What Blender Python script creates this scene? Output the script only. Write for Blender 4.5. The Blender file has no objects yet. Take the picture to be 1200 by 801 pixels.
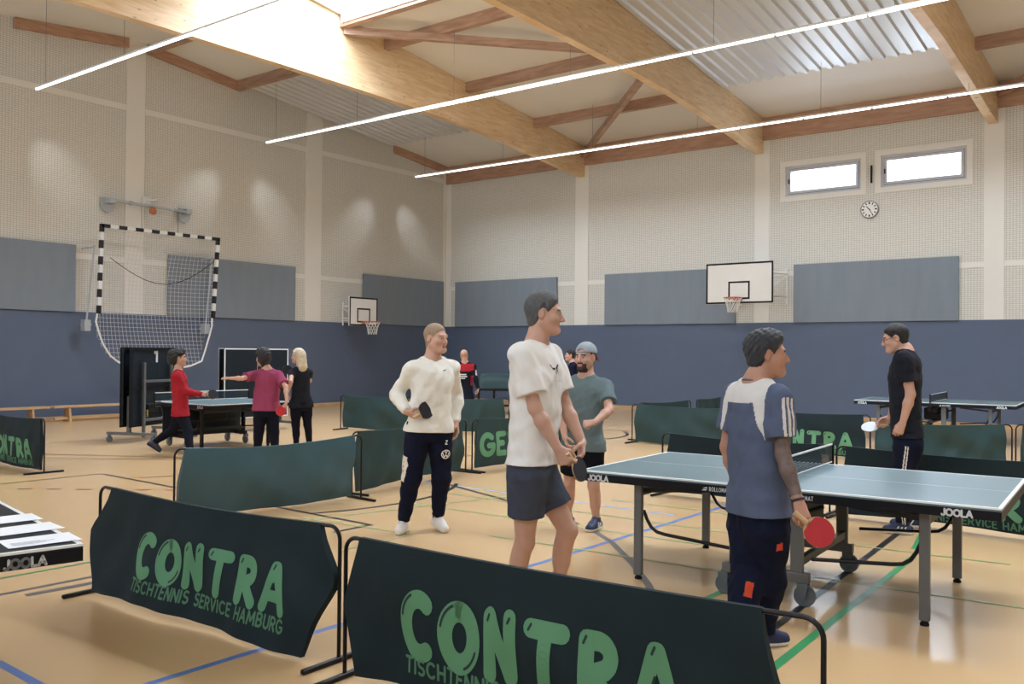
import bpy, bmesh, math, random
import numpy as np
from math import sin, cos, pi, radians, sqrt, atan2
from mathutils import Vector, Matrix, noise

SC = bpy.context.scene
COL = SC.collection

# ------------------------------------------------------------------ camera
CAM_F, CAM_YAW, CAM_PITCH, CAM_ROLL, CAM_H = 1061.24, 0.6529, 0.0108, 0.0089, 1.622
CAM = np.array([0.0, 0.0, CAM_H])
_fw = np.array([-sin(CAM_YAW) * cos(CAM_PITCH), cos(CAM_YAW) * cos(CAM_PITCH), sin(CAM_PITCH)])
_r0 = np.array([cos(CAM_YAW), sin(CAM_YAW), 0.0])
_u0 = np.cross(_r0, _fw)
_rt = cos(CAM_ROLL) * _r0 + sin(CAM_ROLL) * _u0
_up = -sin(CAM_ROLL) * _r0 + cos(CAM_ROLL) * _u0
cam_d = bpy.data.cameras.new('camera')
cam_d.sensor_fit = 'HORIZONTAL'
cam_d.sensor_width = 36.0
cam_d.lens = 36.0 * CAM_F / 1200.0
cam_d.clip_end = 200.0
cam_o = bpy.data.objects.new('camera', cam_d)
COL.objects.link(cam_o)
cam_o.matrix_world = Matrix(((_rt[0], _up[0], -_fw[0], 0), (_rt[1], _up[1], -_fw[1], 0), (_rt[2], _up[2], -_fw[2], CAM_H), (0, 0, 0, 1)))
SC.camera = cam_o

# ------------------------------------------------------------------ exposure, daylight
vs = SC.view_settings
SC.display_settings.display_device = 'sRGB'
vs.view_transform = 'Standard'
vs.look = 'None'
vs.exposure = 0.0
vs.gamma = 1.0
vs.use_curve_mapping = False
SC.cycles.max_bounces = 8
SC.cycles.diffuse_bounces = 4
SC.cycles.glossy_bounces = 4
SC.cycles.transparent_max_bounces = 12
SC.cycles.sample_clamp_indirect = 6.0
SC.cycles.caustics_reflective = False
SC.cycles.caustics_refractive = False

LAMP_STRENGTH = 4.5        # glowing diffuser of the light lines
LAMP_WATT_PER_M = 10.5     # light they send down, per metre
SKY_STRENGTH = 4.0
SKYLIGHT_W = 1250.0
WINDOW_W = 90.0
NEAR_FILL_W = 230.0  # added fill light from the unseen near wall
world = bpy.data.worlds.new('overcast_sky')
SC.world = world
world.use_nodes = True
_bg = world.node_tree.nodes['Background']
_bg.inputs[0].default_value = (0.86, 0.93, 1.0, 1)
_bg.inputs[1].default_value = SKY_STRENGTH


def area_light(name, loc, size_x, size_y, watt, direction, color=(1, 1, 1), spread=180):
    d = bpy.data.lights.new(name, 'AREA')
    d.shape = 'RECTANGLE'
    d.size, d.size_y = size_x, size_y
    d.energy = watt
    d.color = color
    d.spread = radians(spread)
    o = bpy.data.objects.new(name, d)
    COL.objects.link(o)
    o.location = loc
    o.rotation_euler = Vector(direction).to_track_quat('-Z', 'Y').to_euler()
    return o


# hall measures (metres; x along the far long wall, y across the hall)
XL, XR, YB, YN = -20.45, 8.6, 23.03, -1.4
RIDGE_Y = 11.7
BEAMS = (-14.88, -9.28, -3.73, 1.85)


def zc(y):
    z0 = 7.85 + 0.105 * (YB - RIDGE_Y)
    return z0 - 0.105 * abs(y - RIDGE_Y)


SKYLIGHTS = [(-14.80, -9.50), (-3.65, 1.62)]
SKY_Y0, SKY_Y1 = 10.2, 13.2
for (x0, x1) in SKYLIGHTS:
    area_light('skylight_daylight', ((x0 + x1) / 2, 11.7, 10.05), x1 - x0 - 0.5, SKY_Y1 - SKY_Y0 - 0.4, SKYLIGHT_W, (0, 0, -1), (0.84, 0.92, 1.0))
for (x0, x1) in ((-8.69, -6.77), (-6.30, -4.38)):
    area_light('window_or_fill_light', ((x0 + x1) / 2, YB + 0.35, 6.11), 1.7, 0.6, WINDOW_W, (0, -1, -0.25), (0.80, 0.90, 1.0))

# ------------------------------------------------------------------ materials
def lin(c):
    return tuple((v / 12.92 if v <= 0.04045 else ((v + 0.055) / 1.055) ** 2.4) for v in c)


def rgb(r, g, b):
    return lin((r / 255.0, g / 255.0, b / 255.0))


class NT:
    def __init__(s, m):
        s.t = m.node_tree
        s.n = s.t.nodes
        s.l = s.t.links

    def add(s, typ, **kw):
        n = s.n.new(typ)
        for k, v in kw.items():
            if k.startswith('i_'):
                n.inputs[k[2:].replace('_', ' ')].default_value = v
            else:
                setattr(n, k, v)
        return n

    def link(s, a, b):
        s.l.new(a, b)


def mat(name, col, rough=0.6, metal=0.0, spec=0.5, var=0.0, vscale=8.0, bump=0.0, bscale=60.0, stretch=(1, 1, 1), coat=0.0, sheen=0.0):
    m = bpy.data.materials.new(name)
    m.use_nodes = True
    t = NT(m)
    b = t.n['Principled BSDF']
    b.inputs['Base Color'].default_value = (*col, 1)
    b.inputs['Roughness'].default_value = rough
    b.inputs['Metallic'].default_value = metal
    b.inputs['Specular IOR Level'].default_value = spec
    b.inputs['Coat Weight'].default_value = coat
    b.inputs['Sheen Weight'].default_value = sheen
    if var or bump:
        tc = t.add('ShaderNodeTexCoord')
        mp = t.add('ShaderNodeMapping')
        mp.inputs['Scale'].default_value = stretch
        t.link(tc.outputs['Object'], mp.inputs['Vector'])
    if var:
        nz = t.add('ShaderNodeTexNoise')
        nz.inputs['Scale'].default_value = vscale
        nz.inputs['Detail'].default_value = 4
        t.link(mp.outputs[0], nz.inputs['Vector'])
        mx = t.add('ShaderNodeMixRGB')
        mx.inputs[1].default_value = (*[c * (1 - var) for c in col], 1)
        mx.inputs[2].default_value = (*[min(1, c * (1 + var)) for c in col], 1)
        t.link(nz.outputs['Fac'], mx.inputs[0])
        t.link(mx.outputs[0], b.inputs['Base Color'])
    if bump:
        nb = t.add('ShaderNodeTexNoise')
        nb.inputs['Scale'].default_value = bscale
        nb.inputs['Detail'].default_value = 3
        t.link(mp.outputs[0], nb.inputs['Vector'])
        bp = t.add('ShaderNodeBump')
        bp.inputs['Strength'].default_value = bump
        bp.inputs['Distance'].default_value = 0.02
        t.link(nb.outputs['Fac'], bp.inputs['Height'])
        t.link(bp.outputs[0], b.inputs['Normal'])
    return m


def emit_mat(name, col, strength):
    m = bpy.data.materials.new(name)
    m.use_nodes = True
    t = NT(m)
    b = t.n['Principled BSDF']
    b.inputs['Base Color'].default_value = (0.8, 0.8, 0.8, 1)
    b.inputs['Emission Color'].default_value = (*col, 1)
    b.inputs['Emission Strength'].default_value = strength
    return m


def wall_brick_mat():
    """pale perforated sound brick: a fine square grid of dark joints"""
    m = bpy.data.materials.new('perforated_brick')
    m.use_nodes = True
    t = NT(m)
    b = t.n['Principled BSDF']
    b.inputs['Roughness'].default_value = 0.85
    geo = t.add('ShaderNodeNewGeometry')
    sep = t.add('ShaderNodeSeparateXYZ')
    t.link(geo.outputs['Position'], sep.inputs[0])
    ad = t.add('ShaderNodeMath', operation='ADD')
    t.link(sep.outputs[0], ad.inputs[0])
    t.link(sep.outputs[1], ad.inputs[1])
    cb = t.add('ShaderNodeCombineXYZ')
    t.link(ad.outputs[0], cb.inputs[0])
    t.link(sep.outputs[2], cb.inputs[1])
    br = t.add('ShaderNodeTexBrick')
    br.offset = 0.0
    br.inputs['Color1'].default_value = (*rgb(224, 222, 216), 1)
    br.inputs['Color2'].default_value = (*rgb(217, 215, 209), 1)
    br.inputs['Mortar'].default_value = (*rgb(186, 184, 178), 1)
    br.inputs['Scale'].default_value = 1.0
    br.inputs['Mortar Size'].default_value = 0.007
    br.inputs['Mortar Smooth'].default_value = 0.3
    br.inputs['Brick Width'].default_value = 0.066
    br.inputs['Row Height'].default_value = 0.046
    t.link(cb.outputs[0], br.inputs['Vector'])
    t.link(br.outputs['Color'], b.inputs['Base Color'])
    bp = t.add('ShaderNodeBump')
    bp.invert = True
    bp.inputs['Strength'].default_value = 0.35
    bp.inputs['Distance'].default_value = 0.02
    t.link(br.outputs['Fac'], bp.inputs['Height'])
    t.link(bp.outputs[0], b.inputs['Normal'])
    return m


def floor_mat():
    m = bpy.data.materials.new('sports_floor')
    m.use_nodes = True
    t = NT(m)
    b = t.n['Principled BSDF']
    tc = t.add('ShaderNodeTexCoord')
    n1 = t.add('ShaderNodeTexNoise')
    n1.inputs['Scale'].default_value = 0.7
    n1.inputs['Detail'].default_value = 5
    t.link(tc.outputs['Object'], n1.inputs['Vector'])
    mx = t.add('ShaderNodeMixRGB')
    mx.inputs[1].default_value = (*rgb(207, 171, 126), 1)
    mx.inputs[2].default_value = (*rgb(211, 176, 131), 1)
    t.link(n1.outputs['Fac'], mx.inputs[0])
    t.link(mx.outputs[0], b.inputs['Base Color'])
    n2 = t.add('ShaderNodeTexNoise')
    n2.inputs['Scale'].default_value = 2.5
    n2.inputs['Detail'].default_value = 3
    t.link(tc.outputs['Object'], n2.inputs['Vector'])
    mr = t.add('ShaderNodeMapRange')
    mr.inputs['To Min'].default_value = 0.195
    mr.inputs['To Max'].default_value = 0.225
    t.link(n2.outputs['Fac'], mr.inputs['Value'])
    t.link(mr.outputs[0], b.inputs['Roughness'])
    b.inputs['Specular IOR Level'].default_value = 0.55
    return m


def wood_mat(name, c1, c2, knots=True, rough=0.5):
    """glue-laminated spruce, grain along local y, lamella joints along z"""
    m = bpy.data.materials.new(name)
    m.use_nodes = True
    t = NT(m)
    b = t.n['Principled BSDF']
    b.inputs['Roughness'].default_value = rough
    geo = t.add('ShaderNodeNewGeometry')
    mp = t.add('ShaderNodeMapping')
    mp.inputs['Scale'].default_value = (1.2, 1.2, 9.0)
    t.link(geo.outputs['Position'], mp.inputs['Vector'])
    nz = t.add('ShaderNodeTexNoise')
    nz.inputs['Scale'].default_value = 1.6
    nz.inputs['Detail'].default_value = 6
    nz.inputs['Distortion'].default_value = 0.6
    t.link(mp.outputs[0], nz.inputs['Vector'])
    cr = t.add('ShaderNodeValToRGB')
    cr.color_ramp.elements[0].position = 0.33
    cr.color_ramp.elements[0].color = (*c2, 1)
    cr.color_ramp.elements[1].position = 0.68
    cr.color_ramp.elements[1].color = (*c1, 1)
    t.link(nz.outputs['Fac'], cr.inputs[0])
    out = cr.outputs[0]
    if knots:
        mp2 = t.add('ShaderNodeMapping')
        mp2.inputs['Scale'].default_value = (1.0, 1.4, 4.2)
        t.link(geo.outputs['Position'], mp2.inputs['Vector'])
        vo = t.add('ShaderNodeTexVoronoi')
        vo.inputs['Scale'].default_value = 2.0
        t.link(mp2.outputs[0], vo.inputs['Vector'])
        lt = t.add('ShaderNodeMapRange')
        lt.inputs['From Min'].default_value = 0.06
        lt.inputs['From Max'].default_value = 0.12
        lt.inputs['To Min'].default_value = 0.75
        lt.inputs['To Max'].default_value = 0.0
        t.link(vo.outputs['Distance'], lt.inputs['Value'])
        mx = t.add('ShaderNodeMixRGB')
        mx.inputs[2].default_value = (*[c * 0.28 for c in c2], 1)
        t.link(lt.outputs[0], mx.inputs[0])
        t.link(out, mx.inputs[1])
        out = mx.outputs[0]
    t.link(out, b.inputs['Base Color'])
    return m


def pane_mat(name, tint, glossy=0.12, rough=0.05):
    m = bpy.data.materials.new(name)
    m.use_nodes = True
    t = NT(m)
    t.n.remove(t.n['Principled BSDF'])
    tr = t.add('ShaderNodeBsdfTransparent')
    tr.inputs[0].default_value = (*tint, 1)
    gl = t.add('ShaderNodeBsdfGlossy')
    gl.inputs['Roughness'].default_value = rough
    mx = t.add('ShaderNodeMixShader')
    mx.inputs[0].default_value = glossy
    t.link(tr.outputs[0], mx.inputs[1])
    t.link(gl.outputs[0], mx.inputs[2])
    t.link(mx.outputs[0], t.n['Material Output'].inputs[0])
    return m


def grid_alpha_mat(name, col, cell, width, rough=0.7):
    """thin knotted mesh (table net): holes between the threads are real transparency; uses the UV map in metres"""
    m = bpy.data.materials.new(name)
    m.use_nodes = True
    t = NT(m)
    b = t.n['Principled BSDF']
    b.inputs['Base Color'].default_value = (*col, 1)
    b.inputs['Roughness'].default_value = rough
    uv = t.add('ShaderNodeUVMap')
    br = t.add('ShaderNodeTexBrick')
    br.offset = 0.0
    br.inputs['Scale'].default_value = 1.0
    br.inputs['Mortar Size'].default_value = width
    br.inputs['Mortar Smooth'].default_value = 0.0
    br.inputs['Brick Width'].default_value = cell
    br.inputs['Row Height'].default_value = cell
    t.link(uv.outputs[0], br.inputs['Vector'])
    t.link(br.outputs['Fac'], b.inputs['Alpha'])
    return m


M = {}
M['brick'] = wall_brick_mat()
M['plaster'] = mat('white_plaster', rgb(226, 224, 219), 0.8, var=0.03, vscale=1.5)
M['pad'] = mat('blue_impact_wall', rgb(88, 101, 125), 0.75, var=0.05, vscale=3.0, bump=0.15, bscale=120)
M['felt'] = mat('grey_acoustic_felt', rgb(126, 136, 148), 0.95, var=0.10, vscale=5.0, stretch=(1, 1, 0.2), bump=0.2, bscale=90)
M['panel_edge'] = mat('dark_panel_edge', rgb(70, 74, 84), 0.9, var=0.05)
M['floor'] = floor_mat()
M['ceil'] = mat('ceiling_board', rgb(222, 220, 217), 0.75, var=0.04, vscale=1.2, stretch=(1, 0.3, 1))
M['deck'] = mat('steel_deck', rgb(208, 210, 213), 0.42, metal=0.35, var=0.05, vscale=2.0)
M['glulam'] = wood_mat('glulam_spruce', rgb(226, 200, 164), rgb(206, 174, 132))
M['purlin'] = wood_mat('purlin_wood', rgb(180, 150, 132), rgb(152, 120, 102), knots=False)
M['fascia'] = wood_mat('fascia_wood', rgb(188, 152, 130), rgb(164, 126, 104), knots=False)
M['base_wood'] = wood_mat('pale_wood', rgb(208, 174, 132), rgb(182, 146, 106), knots=False)
M['white_metal'] = mat('white_painted_metal', rgb(226, 226, 226), 0.4, var=0.02)
M['win_frame'] = mat('window_frame_grey', rgb(190, 193, 200), 0.45, var=0.02)
M['black'] = mat('black_paint', rgb(16, 16, 20), 0.5, spec=.25, var=0.1)
M['black_metal'] = mat('black_steel_tube', rgb(16, 14, 18), 0.4, spec=.3, var=0.1)
M['rubber'] = mat('black_rubber', rgb(20, 20, 24), 0.8, spec=.2, var=0.1)
M['grey_steel'] = mat('grey_steel', rgb(104, 106, 108), 0.42, metal=0.35, var=0.05)
M['light_steel'] = mat('galvanised_steel', rgb(172, 178, 184), 0.45, metal=0.2, var=0.06)
M['lamp'] = emit_mat('lamp_diffuser', (1.0, 0.985, 0.95), LAMP_STRENGTH)
M['pane'] = pane_mat('window_glass', (0.95, 0.97, 1.0))
M['skypane'] = pane_mat('skylight_glass', (0.95, 0.97, 1.0), 0.1, 0.2)


# ------------------------------------------------------------------ mesh helpers
class MB:
    def __init__(s):
        s.v, s.f, s.mi, s.uv = [], [], [], {}

    def addv(s, pts):
        i = len(s.v)
        s.v.extend([tuple(float(c) for c in p) for p in pts])
        return i

    def face(s, idx, m=0):
        s.f.append(tuple(idx))
        s.mi.append(m)

    def quad(s, a, b, c, d, m=0):
        i = s.addv((a, b, c, d))
        s.face((i, i + 1, i + 2, i + 3), m)

    def box(s, lo, hi, m=0, T=None):
        x0, y0, z0 = lo
        x1, y1, z1 = hi
        p = [(x0, y0, z0), (x1, y0, z0), (x1, y1, z0), (x0, y1, z0), (x0, y0, z1), (x1, y0, z1), (x1, y1, z1), (x0, y1, z1)]
        if T is not None:
            p = [tuple(T @ Vector(q)) for q in p]
        i = s.addv(p)
        for q in ((0, 3, 2, 1), (4, 5, 6, 7), (0, 1, 5, 4), (1, 2, 6, 5), (2, 3, 7, 6), (3, 0, 4, 7)):
            s.face([i + k for k in q], m)
        return s

    def cbox(s, lo, hi, b=0.004, m=0, T=None):
        """box with chamfered vertical and horizontal edges"""
        x0, y0, z0 = lo
        x1, y1, z1 = hi
        b = min(b, (x1 - x0) * .45, (y1 - y0) * .45, (z1 - z0) * .45)
        rings = []
        for z, ins in ((z0, b), (z0 + b, 0), (z1 - b, 0), (z1, b)):
            e = ins
            rings.append([(x0 + b + e, y0 + e, z), (x1 - b - e, y0 + e, z), (x1 - e, y0 + b + e, z), (x1 - e, y1 - b - e, z), (x1 - b - e, y1 - e, z), (x0 + b + e, y1 - e, z), (x0 + e, y1 - b - e, z), (x0 + e, y0 + b + e, z)])
        idx = []
        for r in rings:
            if T is not None:
                r = [tuple(T @ Vector(q)) for q in r]
            idx.append(s.addv(r))
        for k in range(3):
            for j in range(8):
                j2 = (j + 1) % 8
                s.face((idx[k] + j, idx[k] + j2, idx[k + 1] + j2, idx[k + 1] + j), m)
        s.face([idx[0] + j for j in range(7, -1, -1)], m)
        s.face([idx[3] + j for j in range(8)], m)
        return s

    def bar(s, a, b, w, h, up=(0, 0, 1), m=0):
        a, b = Vector(a), Vector(b)
        d = (b - a)
        L = d.length
        d.normalize()
        upv = Vector(up)
        sd = d.cross(upv)
        if sd.length < 1e-6:
            sd = d.cross(Vector((1, 0, 0)))
        sd.normalize()
        u = sd.cross(d)
        T = Matrix(((sd.x, d.x, u.x, a.x), (sd.y, d.y, u.y, a.y), (sd.z, d.z, u.z, a.z), (0, 0, 0, 1)))
        return s.box((-w / 2, 0, -h / 2), (w / 2, L, h / 2), m, T)

    def tube(s, pts, r, n=10, m=0, closed=False, caps=True):
        P = [Vector(p) for p in pts]
        R = r if isinstance(r, (list, tuple)) else [r] * len(P)
        N = len(P)
        base = []
        ref = None
        for i, p in enumerate(P):
            if closed:
                t = P[(i + 1) % N] - P[i - 1]
            else:
                t = (P[min(i + 1, N - 1)] - P[max(i - 1, 0)])
            t.normalize()
            if ref is None:
                ref = Vector((0, 0, 1)) if abs(t.z) < 0.9 else Vector((1, 0, 0))
            a = ref - t * ref.dot(t)
            if a.length < 1e-5:
                a = t.orthogonal()
            a.normalize()
            ref = a
            b = t.cross(a)
            base.append(s.addv([p + (a * cos(2 * pi * k / n) + b * sin(2 * pi * k / n)) * R[i] for k in range(n)]))
        for i in range(N if closed else N - 1):
            a0, b0 = base[i], base[(i + 1) % N]
            for k in range(n):
                k2 = (k + 1) % n
                s.face((a0 + k, a0 + k2, b0 + k2, b0 + k), m)
        if not closed and caps:
            s.face([base[0] + k for k in range(n - 1, -1, -1)], m)
            s.face([base[-1] + k for k in range(n)], m)
        return s

    def prism(s, poly, T, depth, m=0):
        """2-D polygon in T's xy plane, extruded along T's z"""
        n = len(poly)
        a = s.addv([T @ Vector((x, y, 0)) for x, y in poly])
        b = s.addv([T @ Vector((x, y, depth)) for x, y in poly])
        s.face([a + k for k in range(n - 1, -1, -1)], m)
        s.face([b + k for k in range(n)], m)
        for k in range(n):
            k2 = (k + 1) % n
            s.face((a + k, a + k2, b + k2, b + k), m)
        return s

    def lathe(s, prof, T, n=24, m=0):
        """profile [(radius, height)] spun about T's z"""
        base = [s.addv([T @ Vector((r * cos(2 * pi * k / n), r * sin(2 * pi * k / n), h)) for k in range(n)]) for r, h in prof]
        for i in range(len(prof) - 1):
            for k in range(n):
                k2 = (k + 1) % n
                s.face((base[i] + k, base[i] + k2, base[i + 1] + k2, base[i + 1] + k), m)
        s.face([base[0] + k for k in range(n - 1, -1, -1)], m)
        s.face([base[-1] + k for k in range(n)], m)
        return s

    def build(s, name, mats, parent=None, smooth=False, offset=None):
        me = bpy.data.meshes.new(name)
        v = s.v
        if offset is not None:
            v = [(a - offset[0], b - offset[1], c - offset[2]) for a, b, c in v]
        me.from_pydata(v, [], s.f)
        if not isinstance(mats, (list, tuple)):
            mats = [mats]
        for q in mats:
            me.materials.append(q)
        if len(mats) > 1:
            me.polygons.foreach_set('material_index', s.mi)
        if smooth:
            me.polygons.foreach_set('use_smooth', [True] * len(me.polygons))
            if smooth != 'all':
                try:
                    me.set_sharp_from_angle(angle=radians(40))
                except Exception:
                    pass
        me.update()
        o = bpy.data.objects.new(name, me)
        COL.objects.link(o)
        if parent is not None:
            o.parent = parent
        return o


def tag(o, label=None, cat=None, group=None, kind=None):
    if label:
        o['label'] = label
    if cat:
        o['category'] = cat
    if group:
        o['group'] = group
    if kind:
        o['kind'] = kind
    return o


def empty(name, loc=(0, 0, 0), rz=0.0, label=None, cat=None, group=None):
    o = bpy.data.objects.new(name, None)
    COL.objects.link(o)
    o.empty_display_size = 0.2
    o.location = loc
    o.rotation_euler = (0, 0, rz)
    return tag(o, label, cat, group)


def copy_tree(o, parent=None, skip=()):
    c = o.copy()
    COL.objects.link(c)
    c.parent = parent
    for ch in list(o.children):
        if ch.name.split('.')[0] not in skip:
            copy_tree(ch, c, skip)
    return c


def struct(name, mb, m, parent=None, smooth=False):
    o = mb.build(name, m, parent, smooth)
    if parent is None:
        o['kind'] = 'structure'
    return o


# a point in the hall behind pixel (x, y) of the 1200 x 801 photograph
def ray(x, y):
    return _fw + _rt * ((x - 600) / CAM_F) + _up * ((400.5 - y) / CAM_F)


def on_floor(x, y, z=0.0):
    d = ray(x, y)
    return CAM + d * ((z - CAM_H) / d[2])

# ================================================================== the hall
mb = MB()
mb.box((XL - .3, YN - .3, -.2), (XR + .3, YB + .3, 0))
struct('floor', mb, M['floor'])


def holed(mb, u0, u1, z0, ztop, holes, to3d, m=0):
    """wall sheet in (u, z) with rectangular holes; ztop is a function of u"""
    us = sorted({u0, u1} | {h[0] for h in holes} | {h[1] for h in holes} | ({RIDGE_Y} if u0 < RIDGE_Y < u1 and ztop(u0) != ztop(RIDGE_Y) else set()))
    for a, b in zip(us[:-1], us[1:]):
        hs = sorted([h for h in holes if h[0] <= a + 1e-6 and h[1] >= b - 1e-6], key=lambda h: h[2])
        z = z0
        for h in hs:
            mb.quad(to3d(a, z), to3d(b, z), to3d(b, h[2]), to3d(a, h[2]), m)
            z = h[3]
        mb.quad(to3d(a, z), to3d(b, z), to3d(b, ztop(b)), to3d(a, ztop(a)), m)


WIN = [(-8.69, -6.77, 5.72, 6.50), (-6.30, -4.38, 5.72, 6.50)]
# far wall with its two windows
mb = MB()
holed(mb, XL, XR, 0, lambda u: zc(YB) + .3, WIN, lambda u, z: (u, YB, z))
struct('wall_back', mb, M['brick'])
mb = MB()
holed(mb, YN, YB, 0, lambda u: zc(u) + .3, [], lambda u, z: (XL, u, z))
struct('wall_left', mb, M['brick'])
mb = MB()
FILL_WIN = [(x, x + 3.9, 3.0, 6.2) for x in (-19.2, -13.7, -8.1, -2.6, 2.9)]  # unseen windows added in the near wall as daylight fill
holed(mb, XL, XR, 0, lambda u: zc(YN) + .3, FILL_WIN, lambda u, z: (u, YN, z))
struct('wall_near', mb, M['brick'])
mb = MB()
holed(mb, YN, YB, 0, lambda u: zc(u) + .3, [], lambda u, z: (XR, u, z))
struct('wall_right', mb, M['brick'])
for k, w in enumerate(FILL_WIN):
    mb = MB()
    mb.quad((w[0], YN - .05, w[2]), (w[1], YN - .05, w[2]), (w[1], YN - .05, w[3]), (w[0], YN - .05, w[3]))
    o = struct('window_%d' % (k + 3), mb, M['pane'])
    f = MB()
    for a, b in (((w[0], YN - .1, w[2]), (w[1], YN + .02, w[2] + .08)), ((w[0], YN - .1, w[3] - .08), (w[1], YN + .02, w[3])), ((w[0], YN - .1, w[2]), (w[0] + .08, YN + .02, w[3])), ((w[1] - .08, YN - .1, w[2]), (w[1], YN + .02, w[3])), (((w[0] + w[1]) / 2 - .04, YN - .1, w[2]), ((w[0] + w[1]) / 2 + .04, YN + .02, w[3]))):
        f.box(a, b)
    f.build('window_frame', M['win_frame'], o)
    area_light('window_or_fill_light', ((w[0] + w[1]) / 2, YN - .4, (w[2] + w[3]) / 2), 3.6, 2.9, NEAR_FILL_W / 5, (0, 1, -0.1), (0.82, 0.91, 1.0))  # added fill, shining in through the unseen near wall

# blue impact wall, a padded skin 3 cm proud
PADZ = 2.449
mb = MB()
mb.box((XL + .03, YB - .03, 0.085), (XR, YB, PADZ))
struct('wall_back_padding', mb, M['pad'])
mb = MB()
mb.box((XL, YN, 0.085), (XL + .03, YB - .03, PADZ))
struct('wall_left_padding', mb, M['pad'])
mb = MB()
mb.box((XL + .03, YB - .045, 0), (XR, YB, 0.085))
struct('baseboard_back', mb, M['base_wood'])
mb = MB()
mb.box((XL, YN, 0), (XL + .045, YB - .045, 0.085))
struct('baseboard_left', mb, M['base_wood'])
# pilasters and smooth plaster bands
n_trim = 1
for x0, x1 in ((-15.22, -14.74), (-9.50, -9.10), (-4.02, -3.60), (1.55, 1.98)):
    mb = MB()
    mb.box((x0, YB - .022, PADZ), (x1, YB, 7.3))
    struct('trim_%d' % n_trim, mb, M['plaster'])
    n_trim += 1
mb = MB()
mb.box((XL, YB - .02, PADZ), (XL + .22, YB, 7.3))
struct('trim_%d' % n_trim, mb, M['plaster'])
n_trim += 1
for y0, y1 in ((11.50, 11.98), (16.95, 17.53), (6.0, 6.5), (22.84, YB)):
    mb = MB()
    mb.box((XL, y0, PADZ), (XL + .022, y1, zc((y0 + y1) / 2)))
    struct('trim_%d' % n_trim, mb, M['plaster'])
    n_trim += 1
for z0, z1 in ((3.66, 3.78), (7.30, 7.44)):
    mb = MB()
    mb.box((XL, YN, z0), (XL + .012, YB, z1))
    struct('trim_%d' % n_trim, mb, M['plaster'])
    n_trim += 1
mb = MB()
mb.box((XL, YB - .012, 3.66), (XR, YB, 3.78))
struct('trim_%d' % n_trim, mb, M['plaster'])
n_trim += 1
# plaster round the windows
for (x0, x1, z0, z1) in WIN:
    mb = MB()
    e = .13
    for a, b in (((x0 - e, z0 - e), (x1 + e, z0)), ((x0 - e, z1), (x1 + e, z1 + e)), ((x0 - e, z0), (x0, z1)), ((x1, z0), (x1 + e, z1))):
        mb.box((a[0], YB - .015, a[1]), (b[0], YB, b[1]))
    # reveal
    for a, b in (((x0, z0 - .02), (x1, z0)), ((x0, z1), (x1, z1 + .02)), ((x0 - .02, z0), (x0, z1)), ((x1, z0), (x1 + .02, z1))):
        mb.box((a[0], YB, a[1]), (b[0], YB + .3, b[1]))
    struct('trim_%d' % n_trim, mb, M['plaster'])
    n_trim += 1
for k, (x0, x1, z0, z1) in enumerate(WIN):
    mb = MB()
    yf = YB + .10
    g_ = .02

    def rim(mb, x0, x1, z0, z1, w, y0, y1):
        mb.box((x0, y0, z0), (x1, y1, z0 + w))
        mb.box((x0, y0, z1 - w), (x1, y1, z1))
        mb.box((x0, y0, z0 + w), (x0 + w, y1, z1 - w))
        mb.box((x1 - w, y0, z0 + w), (x1, y1, z1 - w))
    rim(mb, x0, x1, z0, z1, .06, yf - .04, yf + .06)
    w = struct('window_%d' % (k + 1), mb, M['win_frame'])
    gk = MB()
    rim(gk, x0 + .055, x1 - .055, z0 + .055, z1 - .055, .016, yf - .035, yf + .02)
    gk.build('seal', M['rubber'], w)
    sh = MB()
    rim(sh, x0 + .07, x1 - .07, z0 + .07, z1 - .07, .065, yf - .055, yf + .03)
    sh.build('sash', M['win_frame'], w)
    pn = MB()
    pn.box((x0 + .1, yf, z0 + .1), (x1 - .1, yf + .012, z1 - .1))
    pn.build('pane', M['pane'], w)
    hd = MB()
    hd.cbox((x0 + .075, yf - .10, (z0 + z1) / 2 - .06), (x0 + .10, yf - .05, (z0 + z1) / 2 + .06), .005)
    hd.build('window_handle', M['black'], w)
mb = MB()
mb.cbox((-6.53, YB - .05, 5.85), (-6.49, YB - .012, 6.28), .004)
tag(mb.build('window_opener', M['black']), 'thin black opener rod on the wall between the two high windows', 'window opener')

# ------------------------------------------------------------------ roof
mb = MB()
BAYS = [(XL, BEAMS[0]), (BEAMS[0], BEAMS[1]), (BEAMS[1], BEAMS[2]), (BEAMS[2], BEAMS[3]), (BEAMS[3], XR)]


def ceil_sheet(mb, x0, x1, y0, y1, dz=0.0):
    mb.quad((x0, y0, zc(y0) + dz), (x0, y1, zc(y1) + dz), (x1, y1, zc(y1) + dz), (x1, y0, zc(y0) + dz))


def holes_x(x0, x1):
    cuts = sorted({x0, x1} | {v for s_ in SKYLIGHTS for v in s_ if x0 < v < x1})
    return list(zip(cuts[:-1], cuts[1:]))


for x0, x1 in holes_x(XL, XR):
    lit = any(abs(x0 - a) < 1e-6 for a, b in SKYLIGHTS)
    ys = [YN - .2, SKY_Y0, RIDGE_Y, SKY_Y1, YB + .2]
    for i in range(4):
        if lit and i in (1, 2):
            continue
        ceil_sheet(mb, x0, x1, ys[i], ys[i + 1])
struct('ceiling', mb, M['ceil'])
mb = MB()
for x0, x1 in holes_x(XL - .2, XR + .2):
    lit = any(abs(x0 - a) < 1e-6 for a, b in SKYLIGHTS)
    ys = [YN - .4, SKY_Y0, RIDGE_Y, SKY_Y1, YB + .4]
    for i in range(4):
        if lit and i in (1, 2):
            continue
        ceil_sheet(mb, x0, x1, ys[i], ys[i + 1], .28)
struct('roof_light_seal', mb, M['ceil'])  # outer sheet added above the ceiling to block leaking sky light


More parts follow.
